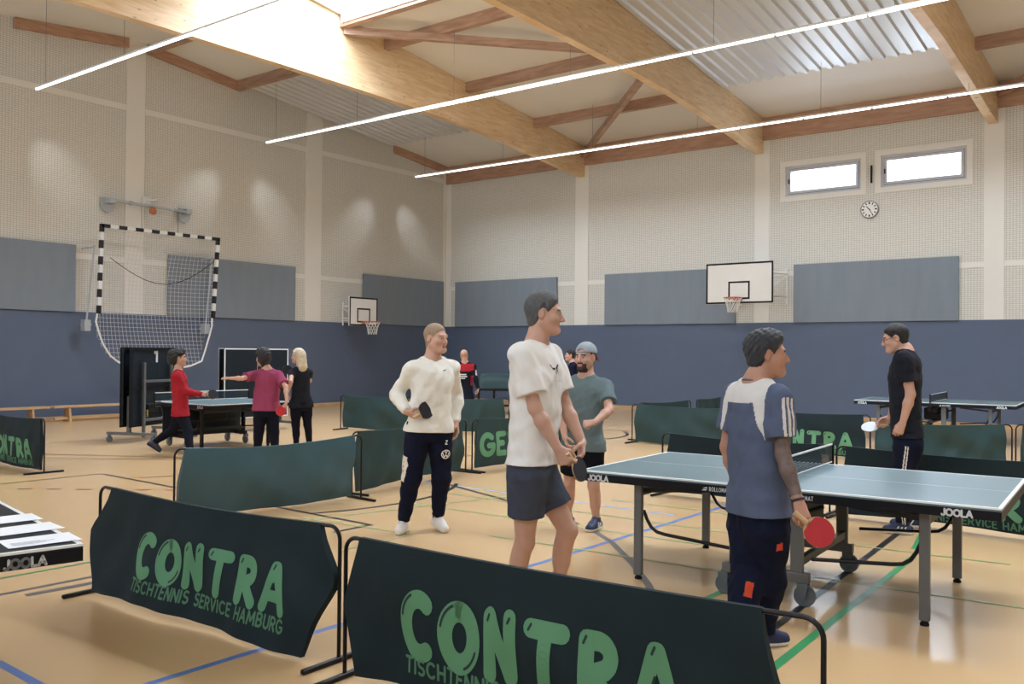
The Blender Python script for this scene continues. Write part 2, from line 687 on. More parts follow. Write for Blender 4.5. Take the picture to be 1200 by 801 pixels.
def deck(x0, x1, y0, y1, pitch=.28):
    """trapezoidal steel sheet, ribs running down the slope, hung just under the boards"""
    mb = MB()
    prof = []
    x = x0
    while x < x1 - .02:
        for dx, dz in ((0, -.07), (.10, -.07), (.13, -.015), (.25, -.015)):
            if x + dx <= x1:
                prof.append((x + dx, dz))
        x += pitch
    prof.append((x1, prof[-1][1]))
    ys = [y0] + ([RIDGE_Y] if y0 < RIDGE_Y < y1 else []) + [y1]
    rows = []
    for y in ys:
        rows.append(mb.addv([(px_, y, zc(y) + dz) for px_, dz in prof]))
    for a, b in zip(rows[:-1], rows[1:]):
        for k in range(len(prof) - 1):
            mb.face((a + k, a + k + 1, b + k + 1, b + k))
    return struct('ceiling_deck', mb, M['deck'])


deck(BEAMS[1] + .02, BEAMS[2] - .2, 4.0, 20.45)
deck(XL + .05, BEAMS[0] - .22, 14.72, 20.3)

# glulam main beams, double tapered, underside arched up from the bearings
for X in BEAMS:
    half = [(YB - .02, 6.92), (22.0, 6.98), (20.7, 7.11), (19.2, 7.24), (17.7, 7.34), (16.0, 7.38), (14.0, 7.40), (RIDGE_Y, 7.41)]
    low = half + [(2 * RIDGE_Y - y, z) for y, z in half[-2::-1]]
    low = [(y, z) for y, z in low if y > YN] + [(YN + .02, 6.85)]
    top = [(YN + .02, zc(YN) - .005), (RIDGE_Y, zc(RIDGE_Y) - .005), (YB - .02, zc(YB) - .005)]
    T = Matrix(((0, 0, 1, X - .19), (1, 0, 0, 0), (0, 1, 0, 0), (0, 0, 0, 1)))
    mb = MB()
    mb.prism(low + top, T, .19)
    struct('ceiling_beam', mb, M['glulam'])


def purlin(x0, x1, y, w=.15, h=.24):
    mb = MB()
    mb.box((x0, y - w / 2, zc(y) - h), (x1, y + w / 2, zc(y) + .02))
    return struct('purlin_beam', mb, M['purlin'])


for k in (1, 3):
    a, b = BAYS[k]
    for y in (5.9, 8.9, 14.62, 17.5, 20.42):
        purlin(a, b - .19, y)
    purlin(a, b - .19, SKY_Y1 + .1, .18, .26)
    purlin(a, b - .19, SKY_Y0 - .1, .18, .26)
purlin(XL, BEAMS[0] - .19, 14.62)
purlin(XL, BEAMS[0] - .19, 12.1, .12, .2)
for p0, p1 in (((-14.88, 22.9), (-9.47, 17.6)), ((-14.88, 13.35), (-9.47, 17.5)), ((-3.73, 22.9), (1.66, 17.6))):
    mb = MB()
    mb.bar((*p0, zc(p0[1]) - .30), (*p1, zc(p1[1]) - .30), .13, .16)
    struct('brace_beam', mb, M['purlin'])
# timber fascia on the far wall and edge boards on the gable wall
segs = [XL + .02] + [v for X in BEAMS for v in (X - .19, X)] + [XR]
for a, b in zip(segs[0::2], segs[1::2]):
    mb = MB()
    mb.box((a, YB - .075, 7.26), (b, YB - .002, zc(YB) - .003))
    struct('trim_%d' % n_trim, mb, M['fascia'])
    n_trim += 1
for y0, y1 in ((8.9, 11.5), (12.0, 14.6), (20.45, YB - .1)):
    T = Matrix(((0, 0, 1, XL + .01), (1, 0, 0, 0), (0, 1, 0, 0), (0, 0, 0, 1)))
    mb = MB()
    mb.prism([(y0, zc(y0) - .24), (y1, zc(y1) - .24), (y1, zc(y1) - .004), (y0, zc(y0) - .004)], T, .09)
    struct('trim_%d' % n_trim, mb, M['fascia'])
    n_trim += 1
# roof lights: white upstand and glass
for x0, x1 in SKYLIGHTS:
    mb = MB()
    zt = 9.75
    w = .06
    for y in (SKY_Y0, SKY_Y1):
        mb.box((x0, y - w / 2, zc(y) - .20), (x1, y + w / 2, zt))
    for x in (x0, x1):
        T = Matrix(((0, 0, 1, x - w / 2), (1, 0, 0, 0), (0, 1, 0, 0), (0, 0, 0, 1)))
        mb.prism([(SKY_Y0, zc(SKY_Y0) - .02), (RIDGE_Y, zc(RIDGE_Y) - .02), (SKY_Y1, zc(SKY_Y1) - .02), (SKY_Y1, zt), (SKY_Y0, zt)], T, w)
    f = struct('window_%d' % (8 + SKYLIGHTS.index((x0, x1))), mb, M['white_metal'])
    g2 = MB()
    g2.box((x0, SKY_Y0, zt - .03), (x1, SKY_Y1, zt - .01))
    g2.build('pane', M['skypane'], f)

# ------------------------------------------------------------------ court lines (painted strips on the floor)
LC = {'blue': rgb(92, 124, 186), 'lightblue': rgb(150, 176, 208), 'black': rgb(40, 38, 42), 'green': rgb(60, 150, 92), 'palegreen': rgb(158, 178, 118), 'grey': rgb(104, 100, 100), 'red': rgb(136, 70, 46), 'brown': rgb(120, 92, 66), 'tan': rgb(168, 130, 84)}
for k, c in LC.items():
    M['line_' + k] = mat('floor_line_' + k, c, 0.32, spec=0.2 if k in ('black', 'brown', 'grey') else 0.45, var=0.04, vscale=2)
_lz = [0.0006]


def court_line(pts, w, col, dash=None):
    mb = MB()
    z = _lz[0]
    _lz[0] += 0.00012
    P = [Vector((a, b, 0)) for a, b in pts]
    runs = []
    if dash:
        a, b = P[0], P[1]
        d = (b - a).normalized()
        s_ = 0
        while s_ < (b - a).length:
            runs.append([a + d * s_, a + d * (s_ + dash[0])])
            s_ += dash[0] + dash[1]
    else:
        runs.append(P)
    for R_ in runs:
        L_, R2 = [], []
        for i, q in enumerate(R_):
            t = (R_[min(i + 1, len(R_) - 1)] - R_[max(i - 1, 0)]).normalized()
            nn = Vector((-t.y, t.x, 0)) * w / 2
            L_.append(q + nn)
            R2.append(q - nn)
        for i in range(len(R_) - 1):
            mb.quad((R2[i].x, R2[i].y, z), (R2[i + 1].x, R2[i + 1].y, z), (L_[i + 1].x, L_[i + 1].y, z), (L_[i].x, L_[i].y, z))
    return struct('floor_marking', mb, M['line_' + col])


def arc(cx, cy, r, a0, a1, n=40):
    return [(cx + r * cos(radians(a0 + (a1 - a0) * k / n)), cy + r * sin(radians(a0 + (a1 - a0) * k / n))) for k in range(n + 1)]


court_line([(-4.95, 2.12), (-4.05, 2.09), (-2.6, 2.05)], .05, 'blue')
court_line([(-4.06, 1.4), (-4.06, 10.2)], .05, 'blue')
court_line([(-12.6, 8.40), (-4.2, 8.22)], .05, 'lightblue')
court_line([(-11.29, 6.10), (-6.16, 5.92)], .05, 'black')
court_line([(-6.17, 5.94), (-6.16, 5.46)], .05, 'black')
court_line(arc(-9.15, 7.0, 2.35, -26, 38), .055, 'black')
court_line([(-7.75, 8.42), (-7.28, 8.30), (-6.2, 7.9), (-5.07, 7.42), (-4.7, 7.2)], .05, 'black')
court_line([(-4.45, 7.1), (-4.33, 6.95), (-4.03, 6.70), (-3.75, 6.40), (-3.50, 6.13), (-3.25, 5.83), (-3.10, 5.65), (-2.99, 5.50)], .055, 'grey')
court_line([(-2.95, 5.25), (-2.96, 5.55)], .06, 'grey')
court_line([(-1.97, 4.2), (-2.23, 8.9)], .055, 'black')
court_line([(-1.74, 3.4), (-1.86, 7.75)], .055, 'green')
court_line([(-1.93, 8.1), (-2.06, 9.0)], .055, 'green')
court_line([(-2.60, 4.3), (-2.62, 5.95)], .05, 'green')
court_line([(-6.27, 1.9), (-6.27, 3.9)], .045, 'grey')
court_line([(-6.13, 2.80), (-6.10, 3.24)], .07, 'grey')
court_line([(-6.72, 1.9), (-6.70, 4.2)], .03, 'green')
court_line([(-11.33, 3.8), (-11.33, 6.10)], .045, 'brown')
court_line([(-11.62, 4.2), (-8.9, 6.3)], .05, 'red', dash=(.17, .17))
court_line([(-10.62, 6.15), (-10.2, 7.4)], .04, 'brown')
court_line([(-15.7, 7.2), (-15.0, 11.5)], .05, 'tan')
court_line([(-14.1, 6.6), (-11.6, 8.1)], .05, 'brown')
court_line([(-13.6, 6.3), (-11.4, 8.1)], .04, 'tan')
court_line([(-6.9, 5.3), (-6.2, 8.1)], .03, 'palegreen')
court_line([(-6.9, 7.02), (-3.0, 7.12)], .03, 'palegreen')
court_line([(-7.2, 7.80), (-3.0, 7.72)], .03, 'palegreen')
court_line([(-5.56, 5.0), (-5.56, 5.85), (-6.9, 5.74)], .03, 'palegreen')
court_line([(-5.2, 8.62), (-3.0, 8.66)], .03, 'palegreen')
court_line([(-5.0, 6.25), (-2.4, 6.35)], .03, 'palegreen')
court_line([(-2.6, 6.60), (-0.8, 6.66)], .03, 'palegreen')
court_line([(-2.6, 7.90), (-1.2, 7.98)], .03, 'palegreen')
court_line(arc(-10.6, 14.9, 1.7, -20, 48), .06, 'black')
court_line([(-11.9, 17.6), (-10.8, 19.3)], .06, 'brown')
court_line([(-10.46, 16.5), (-10.40, 18.3)], .05, 'tan')
court_line([(-10.3, 16.25), (-9.3, 16.38)], .06, 'brown')
court_line([(-12.5, 12.0), (-9.0, 12.0)], .05, 'tan')
court_line([(-13.0, 10.6), (-8.2, 10.9)], .05, 'brown')
court_line([(-13.5, 9.4), (-8.5, 9.2)], .04, 'tan')

# ------------------------------------------------------------------ things fixed to the walls
PB = {'top': 3.935, 'bot': 2.43}


def felt_panel(kind, a, b, label):
    mb = MB()
    e = MB()
    t = .075
    if kind == 'back':
        mb.box((a, YB - t, PB['bot'] + .012), (b, YB - .035, PB['top']))
        e.box((a + .02, YB - .035, PB['bot']), (b - .02, YB - .0305 + .0, PB['top'] - .02))
        p = ((a + b) / 2, YB, PB['bot'])
    else:
        mb.box((XL + .035, a, PB['bot'] + .012), (XL + t, b, PB['top'] + .03))
        e.box((XL + .0305, a + .02, PB['bot']), (XL + .035, b - .02, PB['top']))
        p = (XL, (a + b) / 2, PB['bot'])
    r = empty('acoustic_panel', p, 0, label, 'acoustic panel', 'grey felt panels along the walls')
    mb.build('felt_board', M['felt'], r, offset=p)
    e.build('mounting_frame', M['panel_edge'], r, offset=p)


felt_panel('back', -19.98, -15.84, 'grey felt panel on the far wall beside the corner, above the bald man')
felt_panel('back', -14.12, -10.03, 'grey felt panel on the far wall partly behind the wide basketball backboard')
felt_panel('back', -8.43, -4.53, 'widest grey felt panel on the far wall, beside the backboard and below the clock')
felt_panel('left', 7.0, 10.30, 'grey felt panel cut by the picture edge, next to the goal')
felt_panel('left', 12.61, 16.56, 'grey felt panel partly seen through the net of the wall goal')
felt_panel('left', 19.17, 22.83, 'grey felt panel in the corner behind the small basketball backboard')

# wall clock
CX, CZ = -6.55, 5.20
r = empty('wall_clock', (CX, YB, CZ), 0, 'round white wall clock with black marks below the high windows', 'clock')
T0 = Matrix(((1, 0, 0, 0), (0, 0, -1, 0), (0, 1, 0, 0), (0, 0, 0, 1)))
mb = MB()
mb.lathe([(.16, 0), (.215, .0), (.215, .05), (.20, .06), (.195, .045)], T0, 40)
mb.build('clock_case', mat('clock_rim', rgb(150, 150, 152), .35, metal=.5, var=.03), r, True)
mb = MB()
mb.lathe([(.197, .02), (.197, .046)], T0, 40)
mb.build('clock_face', mat('clock_face', rgb(232, 232, 230), .5, var=.01), r)
mb = MB()
for k in range(12):
    a = radians(30 * k)
    T = T0 @ Matrix.Rotation(-a, 4, 'Z')
    w = .012 if k % 3 else .017
    mb.box((-w, .13, .047), (w, .18, .049), T=T)
mb.build('hour_marking', M['black'], r)
for nm, ang, L, w in (('hour_hand', 317, .11, .013), ('minute_hand', 150, .155, .010)):
    mb = MB()
    T = T0 @ Matrix.Rotation(-radians(ang), 4, 'Z')
    mb.prism([(-w, -.03), (w, -.03), (w * .6, L), (-w * .6, L)], T @ Matrix.Translation((0, 0, .050)), .003)
    mb.build(nm, M['black'], r)


# basketball boards
def backboard(name_pos, rz, W, Hh, bottom, arm, label, sq_w, sq_h, rim_z, side_arm):
    """local frame: board in the xz plane facing -y, wall at y = arm"""
    r = empty('basketball_backboard', name_pos, rz, label, 'basketball hoop')
    mb = MB()
    mb.cbox((-W / 2, -.02, bottom), (W / 2, .02, bottom + Hh), .004)
    b = mb.build('board', mat('backboard_white', rgb(228, 226, 222), .4, var=.02, vscale=3), r)
    ax_ = W * .22 if W > 1.5 else .08
    mk = MB()

    def frame(x0, x1, z0, z1, w):
        y0, y1 = -.0235, -.0203
        mk.box((x0, y0, z0), (x1, y1, z0 + w))
        mk.box((x0, y0, z1 - w), (x1, y1, z1))
        mk.box((x0, y0, z0 + w), (x0 + w, y1, z1 - w))
        mk.box((x1 - w, y0, z0 + w), (x1, y1, z1 - w))
    frame(-W / 2 + .003, W / 2 - .003, bottom + .003, bottom + Hh - .003, .045)
    frame(-sq_w / 2, sq_w / 2, rim_z - .02, rim_z + sq_h, .045)
    mk.build('marking', M['black'], b)
    # rim
    rm = MB()
    R_ = .225
    cy = -.02 - .15 - R_
    rm.tube([(R_ * cos(2 * pi * k / 32), cy + R_ * sin(2 * pi * k / 32), rim_z) for k in range(32)], .011, 8, closed=True)
    rm.cbox((-.09, -.13, rim_z - .06), (.09, -.02, rim_z + .012), .006)
    for sx in (-1, 1):
        rm.tube([(sx * .08, -.04, rim_z - .05), (sx * .11, cy + .19, rim_z - .008)], .008, 6)
    ri = rm.build('rim', mat('hoop_orange', rgb(196, 92, 58), .45, var=.05), r, True)
    nt = MB()
    n = 12
    rings = [(.222, 0), (.185, -.09), (.155, -.18), (.135, -.27), (.128, -.37)]
    for k in range(n):
        for sgn in (1, -1):
            pts = []
            for j, (q, dz) in enumerate(rings):
                a = 2 * pi * (k + sgn * j * .5) / n
                pts.append((q * cos(a), cy + q * sin(a), rim_z + dz))
            nt.tube(pts, .006, 5)
    nt.build('net', mat('hoop_net', rgb(225, 222, 215), .8), r, True)
    ar = MB()
    for sx, sa in ((-1, min(side_arm, .05)), (1, side_arm)):
        xw = sx * (ax_ + sa)
        for z in (bottom + .22, bottom + Hh - .25):
            ar.tube([(sx * ax_, .02, z), (xw, arm - .03, z)], .022, 8)
            ar.tube([(sx * ax_, .02, bottom + .12), (xw, arm - .03, z - .05)], .012, 6)
        ar.tube([(xw, arm - .04, bottom + .02), (xw, arm - .04, bottom + Hh - .12)], .024, 8)
    ar.tube([(-W * .3, .04, bottom + .18), (W * .3, .04, bottom + .18)], .02, 8)
    ar.tube([(-W * .3, .04, bottom + Hh - .2), (W * .3, .04, bottom + Hh - .2)], .02, 8)
    ar.build('wall_bracket', M['white_metal'], r, True)
    return r


backboard((-9.42, 21.83, 0), 0, 1.81, 1.05, 2.90, 1.17, 'wide white basketball backboard with black square and orange hoop on the far wall', .58, .44, 3.03, .42)
backboard((-19.65, 18.48, 0), radians(90), 1.12, .84, 2.34, .77, 'small white basketball backboard with hoop on the side wall near the corner', .52, .40, 2.46, .15)

# goal hung on the wall: striped front frame, curved net frame below, net
GX = XL + .60
r = empty('handball_goal', (GX, 12.1, 1.14), 0, 'black and white striped goal hung high on the side wall with its net', 'goal')
y0, y1, zt, zb = 10.60, 13.66, 4.40, 2.40
mbw, mbk = MB(), MB()
S = .075


def striped(p0, p1, n):
    p0, p1 = Vector(p0), Vector(p1)
    for k in range(n):
        a = p0 + (p1 - p0) * (k / n)
        b = p0 + (p1 - p0) * ((k + 1) / n)
        if k % 2 == 0:
            mbk.bar(a, b, S + .004, S + .004, up=(1, 0, 0))
    mbw.bar(p0, p1, S, S, up=(1, 0, 0))


striped((0, y0 - 12.1, zt - 1.14), (0, y1 - 12.1, zt - 1.14), 15)
striped((0, y0 - 12.1 + .02, zt - 1.14 + .037), (0, y0 - 12.1 - .03, zb - 1.14), 11)
striped((0, y1 - 12.1 + .0, zt - 1.14 + .037), (0, y1 - 12.1 - .12, zb - 1.14), 11)
mbw.build('goal_frame', M['white_metal'], r)
mbk.build('stripe_marking', mat('goal_black', rgb(20, 20, 26), .5, var=.1), r)
low = [(10.53, 2.40), (10.50, 2.22), (10.58, 1.95), (10.68, 1.70), (10.85, 1.45), (11.05, 1.30), (11.35, 1.20), (11.9, 1.13), (12.45, 1.13), (12.9, 1.20), (13.22, 1.32), (13.32, 1.60), (13.43, 1.95), (13.50, 2.20), (13.50, 2.40)]
mb = MB()
mb.tube([(.02, y - 12.1, z - 1.14) for y, z in low], .022, 8)
mb.build('net_frame', M['white_metal'], r, True)
nb = MB()


def low_edge(y):
    ys_ = [q[0] for q in low[1:-1]]
    zs_ = [q[1] for q in low[1:-1]]
    o_ = np.argsort(ys_)
    return float(np.interp(y, np.array(ys_)[o_], np.array(zs_)[o_]))


def netp(y, z):
    t = min(1, max(0, (zt - z) / (zt - 1.2)))
    return (-.05 - .42 * sin(pi * t) * sin(pi * min(1, max(0, (y - 10.5) / 3.1))) ** .5, y - 12.1, z - 1.14)


for k in range(30):
    y = 10.62 + k * .10
    zl = low_edge(y)
    nb.tube([netp(y, zl + (zt - zl) * j / 10) for j in range(11)], .0042, 4, caps=False)
for k in range(32):
    z = 1.22 + k * .10
    ylo, yhi = 10.60, 13.60
    if z < 2.2:
        cand = [y for y in np.linspace(10.52, 13.52, 90) if low_edge(y) < z]
        if len(cand) < 4:
            continue
        ylo, yhi = cand[0], cand[-1]
    nb.tube([netp(ylo + (yhi - ylo) * j / 12, z) for j in range(13)], .0042, 4, caps=False)
nb.build('net', mat('goal_net_cord', rgb(206, 206, 206), .8), r)
mb = MB()
mb.tube([(-.04, -1.25 + .28 * k, 2.55 - .62 * sin(pi * (k / 10)) + .02 * k) for k in range(11)], .008, 6)
mb.build('sagging_rope', M['rubber'], r, True)
mb = MB()
for y, dy in ((10.45, .0), (13.52, .0)):
    mb = MB()
    mb.tube([(-.10, y - 12.1 + .05, 3.95 - 1.14), (-.18, y - 12.1 - .08, 2.05 - 1.14)], .022, 8)
    mb.cbox((-.26, y - 12.1 - .16, 2.0 - 1.14), (-.06, y - 12.1 - .02, 2.26 - 1.14), .01)
    mb.tube([(-.56, y - 12.1, 2.15 - 1.14), (-.10, y - 12.1, 2.15 - 1.14)], .02, 8)
    mb.tube([(-.555, y - 12.1, 3.9 - 1.14), (0, y - 12.1, 3.9 - 1.14)], .02, 8)
    mb.build('wall_bracket', M['light_steel'], r, True)

# winch shaft above the goal
r = empty('goal_winch', (XL + .03, 12.03, 4.97), 0, 'steel winch shaft with two half round brackets on the wall above the goal', 'winch')
mb = MB()
mb.tube([(.22, -1.0, .10), (.22, 1.0, .06)], .035, 12)
mb.tube([(.22, -.55, .09), (.22, -.48, .09)], .05, 12)
mb.tube([(.22, .60, .07), (.22, .66, .07)], .05, 12)
mb.build('shaft', M['light_steel'], r, True)
for y in (-1.0, 1.0):
    mb = MB()
    T = Matrix(((0, 0, 1, .02), (1, 0, 0, y), (0, 1, 0, .10), (0, 0, 0, 1)))
    poly = [(-.16, .07), (.16, .07)] + [(.16 * cos(a), -.12 + .16 * sin(a)) for a in np.linspace(0, -pi, 12)]
    mb.prism(poly, T, .05)
    mb.cbox((.05, y - .08, .02), (.28, y + .08, .14), .01)
    mb.build('bracket', M['light_steel'], r)
mb = MB()
mb.cbox((.0, -.12, .14), (.06, .08, .32), .01)
mb.tube([(.05, -.05, .24), (.22, .16, .26)], .02, 8)
mb.build('pulley_plate', M['white_metal'], r, True)
mb = MB()
T = Matrix.Translation((.26, .02, -.10))
mb.lathe([(.03, -.02), (.075, .0), (.085, .08), (.07, .15), (.03, .17)], T, 14)
mb.build('pulley_block', mat('pulley_orange', rgb(176, 108, 72), .6, var=.06), r, True)
for y in (-.25, .70):
    mb = MB()
    mb.tube([(.22, y, .06), (.45, y - .12, -.57)], .006, 6)
    mb.build('cable', M['grey_steel'], r)

# ------------------------------------------------------------------ light lines
LROWS = [(20.15, -19.2, 'light line nearest the far wall, running under the beam ends'), (14.60, -19.2, 'middle light line, crossing in front of both spruce beams'), (8.80, -19.15, 'light line over the women, starting at the side wall and leaving at the top'), (3.0, -19.2, 'light line nearest the camera, above the near barriers')]
LZ = 6.95
LEND = XR - 1.2
for yy, x0, lb in LROWS:
    r = empty('light_line', (x0, yy, LZ), 0, 'white ' + lb, 'ceiling light', 'suspended light lines')
    n = int((LEND - x0) / 1.5)
    hb = MB()
    hb.box((0, -.022, .008), (n * 1.5, .022, .045))
    hb.build('housing', M['white_metal'], r)
    for k in range(n):
        mb = MB()
        mb.cbox((k * 1.5 + .022, -.021, -.024), (k * 1.5 + 1.478, .021, .008), .005)
        mb.build('diffuser', M['lamp'], r)
    for k in range(0, n + 1, 2):
        xw = min(n * 1.5 - .05, k * 1.5 + .4)
        mb = MB()
        mb.tube([(xw, 0, .05), (xw, 0, zc(yy) - LZ - .01)], .004, 5, caps=False)
        mb.build('cable', M['grey_steel'], r)
    for k in range(3):
        L_ = n * 1.5 / 3
        for sg in (-1, 1):
            o = area_light('light_line_glow', (x0 + L_ * (k + .5), yy + sg * .03, LZ - .045), L_, .05, LAMP_WATT_PER_M * L_ * .5, (0, sg * .62, -1), (.82, .92, 1.0), 80)
            o.rotation_euler = (radians(36 * sg), 0, 0)
    # two spots added at each line's end for the streaks on the side wall
    for sg in (-1, 1):
        sp = bpy.data.lights.new('wall_streak_spot', 'SPOT')
        sp.energy = 52
        sp.color = (.88, .95, 1.0)
        sp.spot_size = radians(40)
        sp.spot_blend = 1.0
        sp.shadow_soft_size = .04
        so = bpy.data.objects.new('wall_streak_spot', sp)
        COL.objects.link(so)
        so.location = (x0 - .01, yy + sg * .05, LZ - .05)
        so.rotation_euler = Vector((-.58, sg * .48, -.62)).to_track_quat('-Z', 'Y').to_euler()

# gymnastics benches along the side wall
def bench(pos, rz, L, label):
    r = empty('gym_bench', pos, rz, label, 'bench', 'long wooden benches by the side wall')
    mb = MB()
    mb.cbox((-L / 2, -.13, .305), (L / 2, .13, .35), .006)
    mb.build('seat', M['base_wood'], r)
    mb = MB()
    mb.cbox((-L / 2 + .05, -.04, .045), (L / 2 - .05, .04, .10), .005)
    mb.build('rail', M['base_wood'], r)
    for x in (-L / 2 + .35, 0, L / 2 - .35):
        mb = MB()
        T = Matrix.Translation((x, 0, 0))
        mb.prism([(-.16, 0), (.16, 0), (.10, .305), (-.10, .305)], T @ Matrix(((0, 0, 1, -.02), (1, 0, 0, 0), (0, 1, 0, 0), (0, 0, 0, 1))), .04)
        mb.build('leg', M['base_wood'], r)
    return r


bench((-19.95, 7.66, 0), radians(90), 3.7, 'long wooden bench along the blue side wall, beside the goal, ending near the picture edge')
bench((-19.95, 11.45, 0), radians(90), 3.7, 'long wooden bench along the blue side wall, running behind the folded table')

# ================================================================== lettering: letters drawn as thick round strokes
def _arcp(cx, cy, rx, ry, a0, a1, n=10):
    return [(cx + rx * cos(radians(a0 + (a1 - a0) * k / n)), cy + ry * sin(radians(a0 + (a1 - a0) * k / n))) for k in range(n + 1)]


GL = {
    'A': (.74, [[(0, 0), (.37, 1), (.74, 0)], [(.15, .33), (.59, .33)]]),
    'B': (.62, [[(0, 0), (0, 1), (.32, 1)] + _arcp(.34, .76, .22, .24, 90, -90, 6) + [(0, .52)], [(.34, .52)] + _arcp(.34, .26, .26, .26, 90, -90, 6) + [(0, 0)]]),
    'C': (.74, [_arcp(.40, .5, .40, .5, 48, 312, 16)]),
    'E': (.55, [[(.55, 1), (0, 1), (0, 0), (.55, 0)], [(0, .52), (.45, .52)]]),
    'G': (.78, [_arcp(.42, .5, .42, .5, 48, 330, 16) + [(.80, .45), (.50, .45)]]),
    'H': (.66, [[(0, 0), (0, 1)], [(.66, 0), (.66, 1)], [(0, .5), (.66, .5)]]),
    'I': (.02, [[(0, 0), (0, 1)]]),
    'J': (.42, [[(.40, 1), (.40, .28)] + _arcp(.18, .26, .22, .26, 0, -150, 8)]),
    'L': (.50, [[(0, 1), (0, 0), (.50, 0)]]),
    'M': (.86, [[(0, 0), (.06, 1), (.43, .25), (.80, 1), (.86, 0)]]),
    'N': (.66, [[(0, 0), (0, 1), (.66, 0), (.66, 1)]]),
    'O': (.86, [_arcp(.43, .5, .43, .5, 90, 450, 22)]),
    'R': (.62, [[(0, 0), (0, 1), (.32, 1)] + _arcp(.34, .74, .26, .26, 90, -90, 8) + [(.04, .48)], [(.28, .48), (.62, 0)]]),
    'S': (.58, [_arcp(.30, .75, .27, .25, 40, 270, 9) + _arcp(.30, .25, .28, .25, 90, -140, 9)[1:]]),
    'T': (.66, [[(0, 1), (.66, 1)], [(.33, 1), (.33, 0)]]),
    'U': (.64, [[(0, 1), (0, .3)] + _arcp(.32, .3, .32, .3, 180, 360, 8) + [(.64, 1)]]),
    'V': (.70, [[(0, 1), (.35, 0), (.70, 1)]]),
    'W': (1.0, [[(0, 1), (.24, 0), (.5, .8), (.76, 0), (1.0, 1)]]),
    '1': (.40, [[(0, .72), (.34, 1), (.34, 0)]]),
    '-': (.4, [[(0, .5), (.4, .5)]]),
    ' ': (.30, []),
}


def text_strokes(txt, height, gap=.28, squash=1.0):
    """[(polyline)] in metres from the text's lower left corner, and its width"""
    x, out = 0, []
    for ch in txt:
        w, pl = GL[ch]
        for p in pl:
            out.append([((x + a * squash) * height, b * height) for a, b in p])
        x += w * squash + gap
    return out, (x - gap) * height


def strokes_mesh(mb, polys, r, surf, step=.03, m=0, nd=10):
    """thick round-ended ribbons laid on a surface: surf(x, z) -> 3-D point"""
    for pl in polys:
        P = [Vector(pl[0])]
        for q in pl[1:]:
            q = Vector(q)
            d = (q - P[-1]).length
            n = max(1, int(d / step))
            a = P[-1].copy()
            for k in range(1, n + 1):
                P.append(a + (q - a) * (k / n))
        for a, b in zip(P[:-1], P[1:]):
            d = b - a
            if d.length < 1e-7:
                continue
            nn = Vector((-d.y, d.x)).normalized() * r
            mb.quad(surf(*(a - nn)), surf(*(b - nn)), surf(*(b + nn)), surf(*(a + nn)), m)
        for q in P:
            i = mb.addv([surf(q.x + r * cos(2 * pi * k / nd), q.y + r * sin(2 * pi * k / nd)) for k in range(nd)])
            mb.face([i + k for k in range(nd)], m)


# ================================================================== table tennis tables
M['top'] = mat('table_top_green', rgb(82, 108, 115), 0.38, spec=0.7, var=0.03, vscale=2)
M['top_dark'] = mat('table_top_dark', rgb(18, 30, 40), 0.45, spec=0.3, var=0.04, vscale=2)
M['top_line'] = mat('table_line_white', rgb(232, 236, 238), 0.4)
M['apron'] = mat('table_apron', rgb(10, 11, 20), 0.5, spec=.25, var=0.05)
M['logo_white'] = mat('apron_lettering', rgb(205, 208, 214), 0.5)
M['net_dark'] = grid_alpha_mat('table_net_mesh', rgb(26, 44, 52), .014, .0042)
M['net_tape'] = mat('net_tape', rgb(235, 235, 235), 0.6)
M['wheel'] = mat('grey_wheel', rgb(86, 94, 100), 0.5, var=0.05)
M['darksteel'] = mat('dark_steel', rgb(34, 38, 42), 0.45, metal=0.1, var=0.05)
TL, TW, TH = 2.74, 1.525, .76


def table_half(r, x0, x1, outer_x, top_mat):
    mb = MB()
    mb.cbox((x0, 0, TH - .022), (x1, TW, TH), .002)
    t = mb.build('tabletop', top_mat, r)
    ln = MB()
    z0, z1 = TH - .004, TH + .0006
    ln.box((x0, -.0012, z0 - .006), (x1, .02, z1))
    ln.box((x0, TW - .02, z0 - .006), (x1, TW + .0012, z1))
    ln.box((x0, TW / 2 - .0015, TH - .001), (x1, TW / 2 + .0015, z1))
    if outer_x == x0:
        ln.box((x0 - .0012, .02, z0 - .006), (x0 + .02, TW - .02, z1))
    else:
        ln.box((x1 - .02, .02, z0 - .006), (x1 + .0012, TW - .02, z1))
    ln.build('line_marking', M['top_line'], t)
    ap = MB()
    zb, zt = TH - .075, TH - .022
    w = .03
    ap.box((x0, 0, zb), (x1, w, zt))
    ap.box((x0, TW - w, zb), (x1, TW, zt))
    ap.box((x0, w, zb), (x0 + w, TW - w, zt))
    ap.box((x1 - w, w, zb), (x1, TW - w, zt))
    ap.box((x0 + w, TW / 2 - .02, zb + .01), (x1 - w, TW / 2 + .02, zt))
    a = ap.build('apron', M['apron'], t)
    return t, a


def apron_text(a, txt, x, h, rr, squash=1.0, gap=.28, side=0, slant=0):
    mb = MB()
    pl, w = text_strokes(txt, h, gap, squash)
    z0 = TH - .049 - h / 2
    if side == 0:
        strokes_mesh(mb, pl, rr, lambda u, v: (x + u + slant * v, -.0016, z0 + v), .02, nd=8)
    else:
        strokes_mesh(mb, pl, rr, lambda u, v: (x - u, TW + .0016, z0 + v), .02, nd=8)
    return mb.build('lettering', M['logo_white'], a)


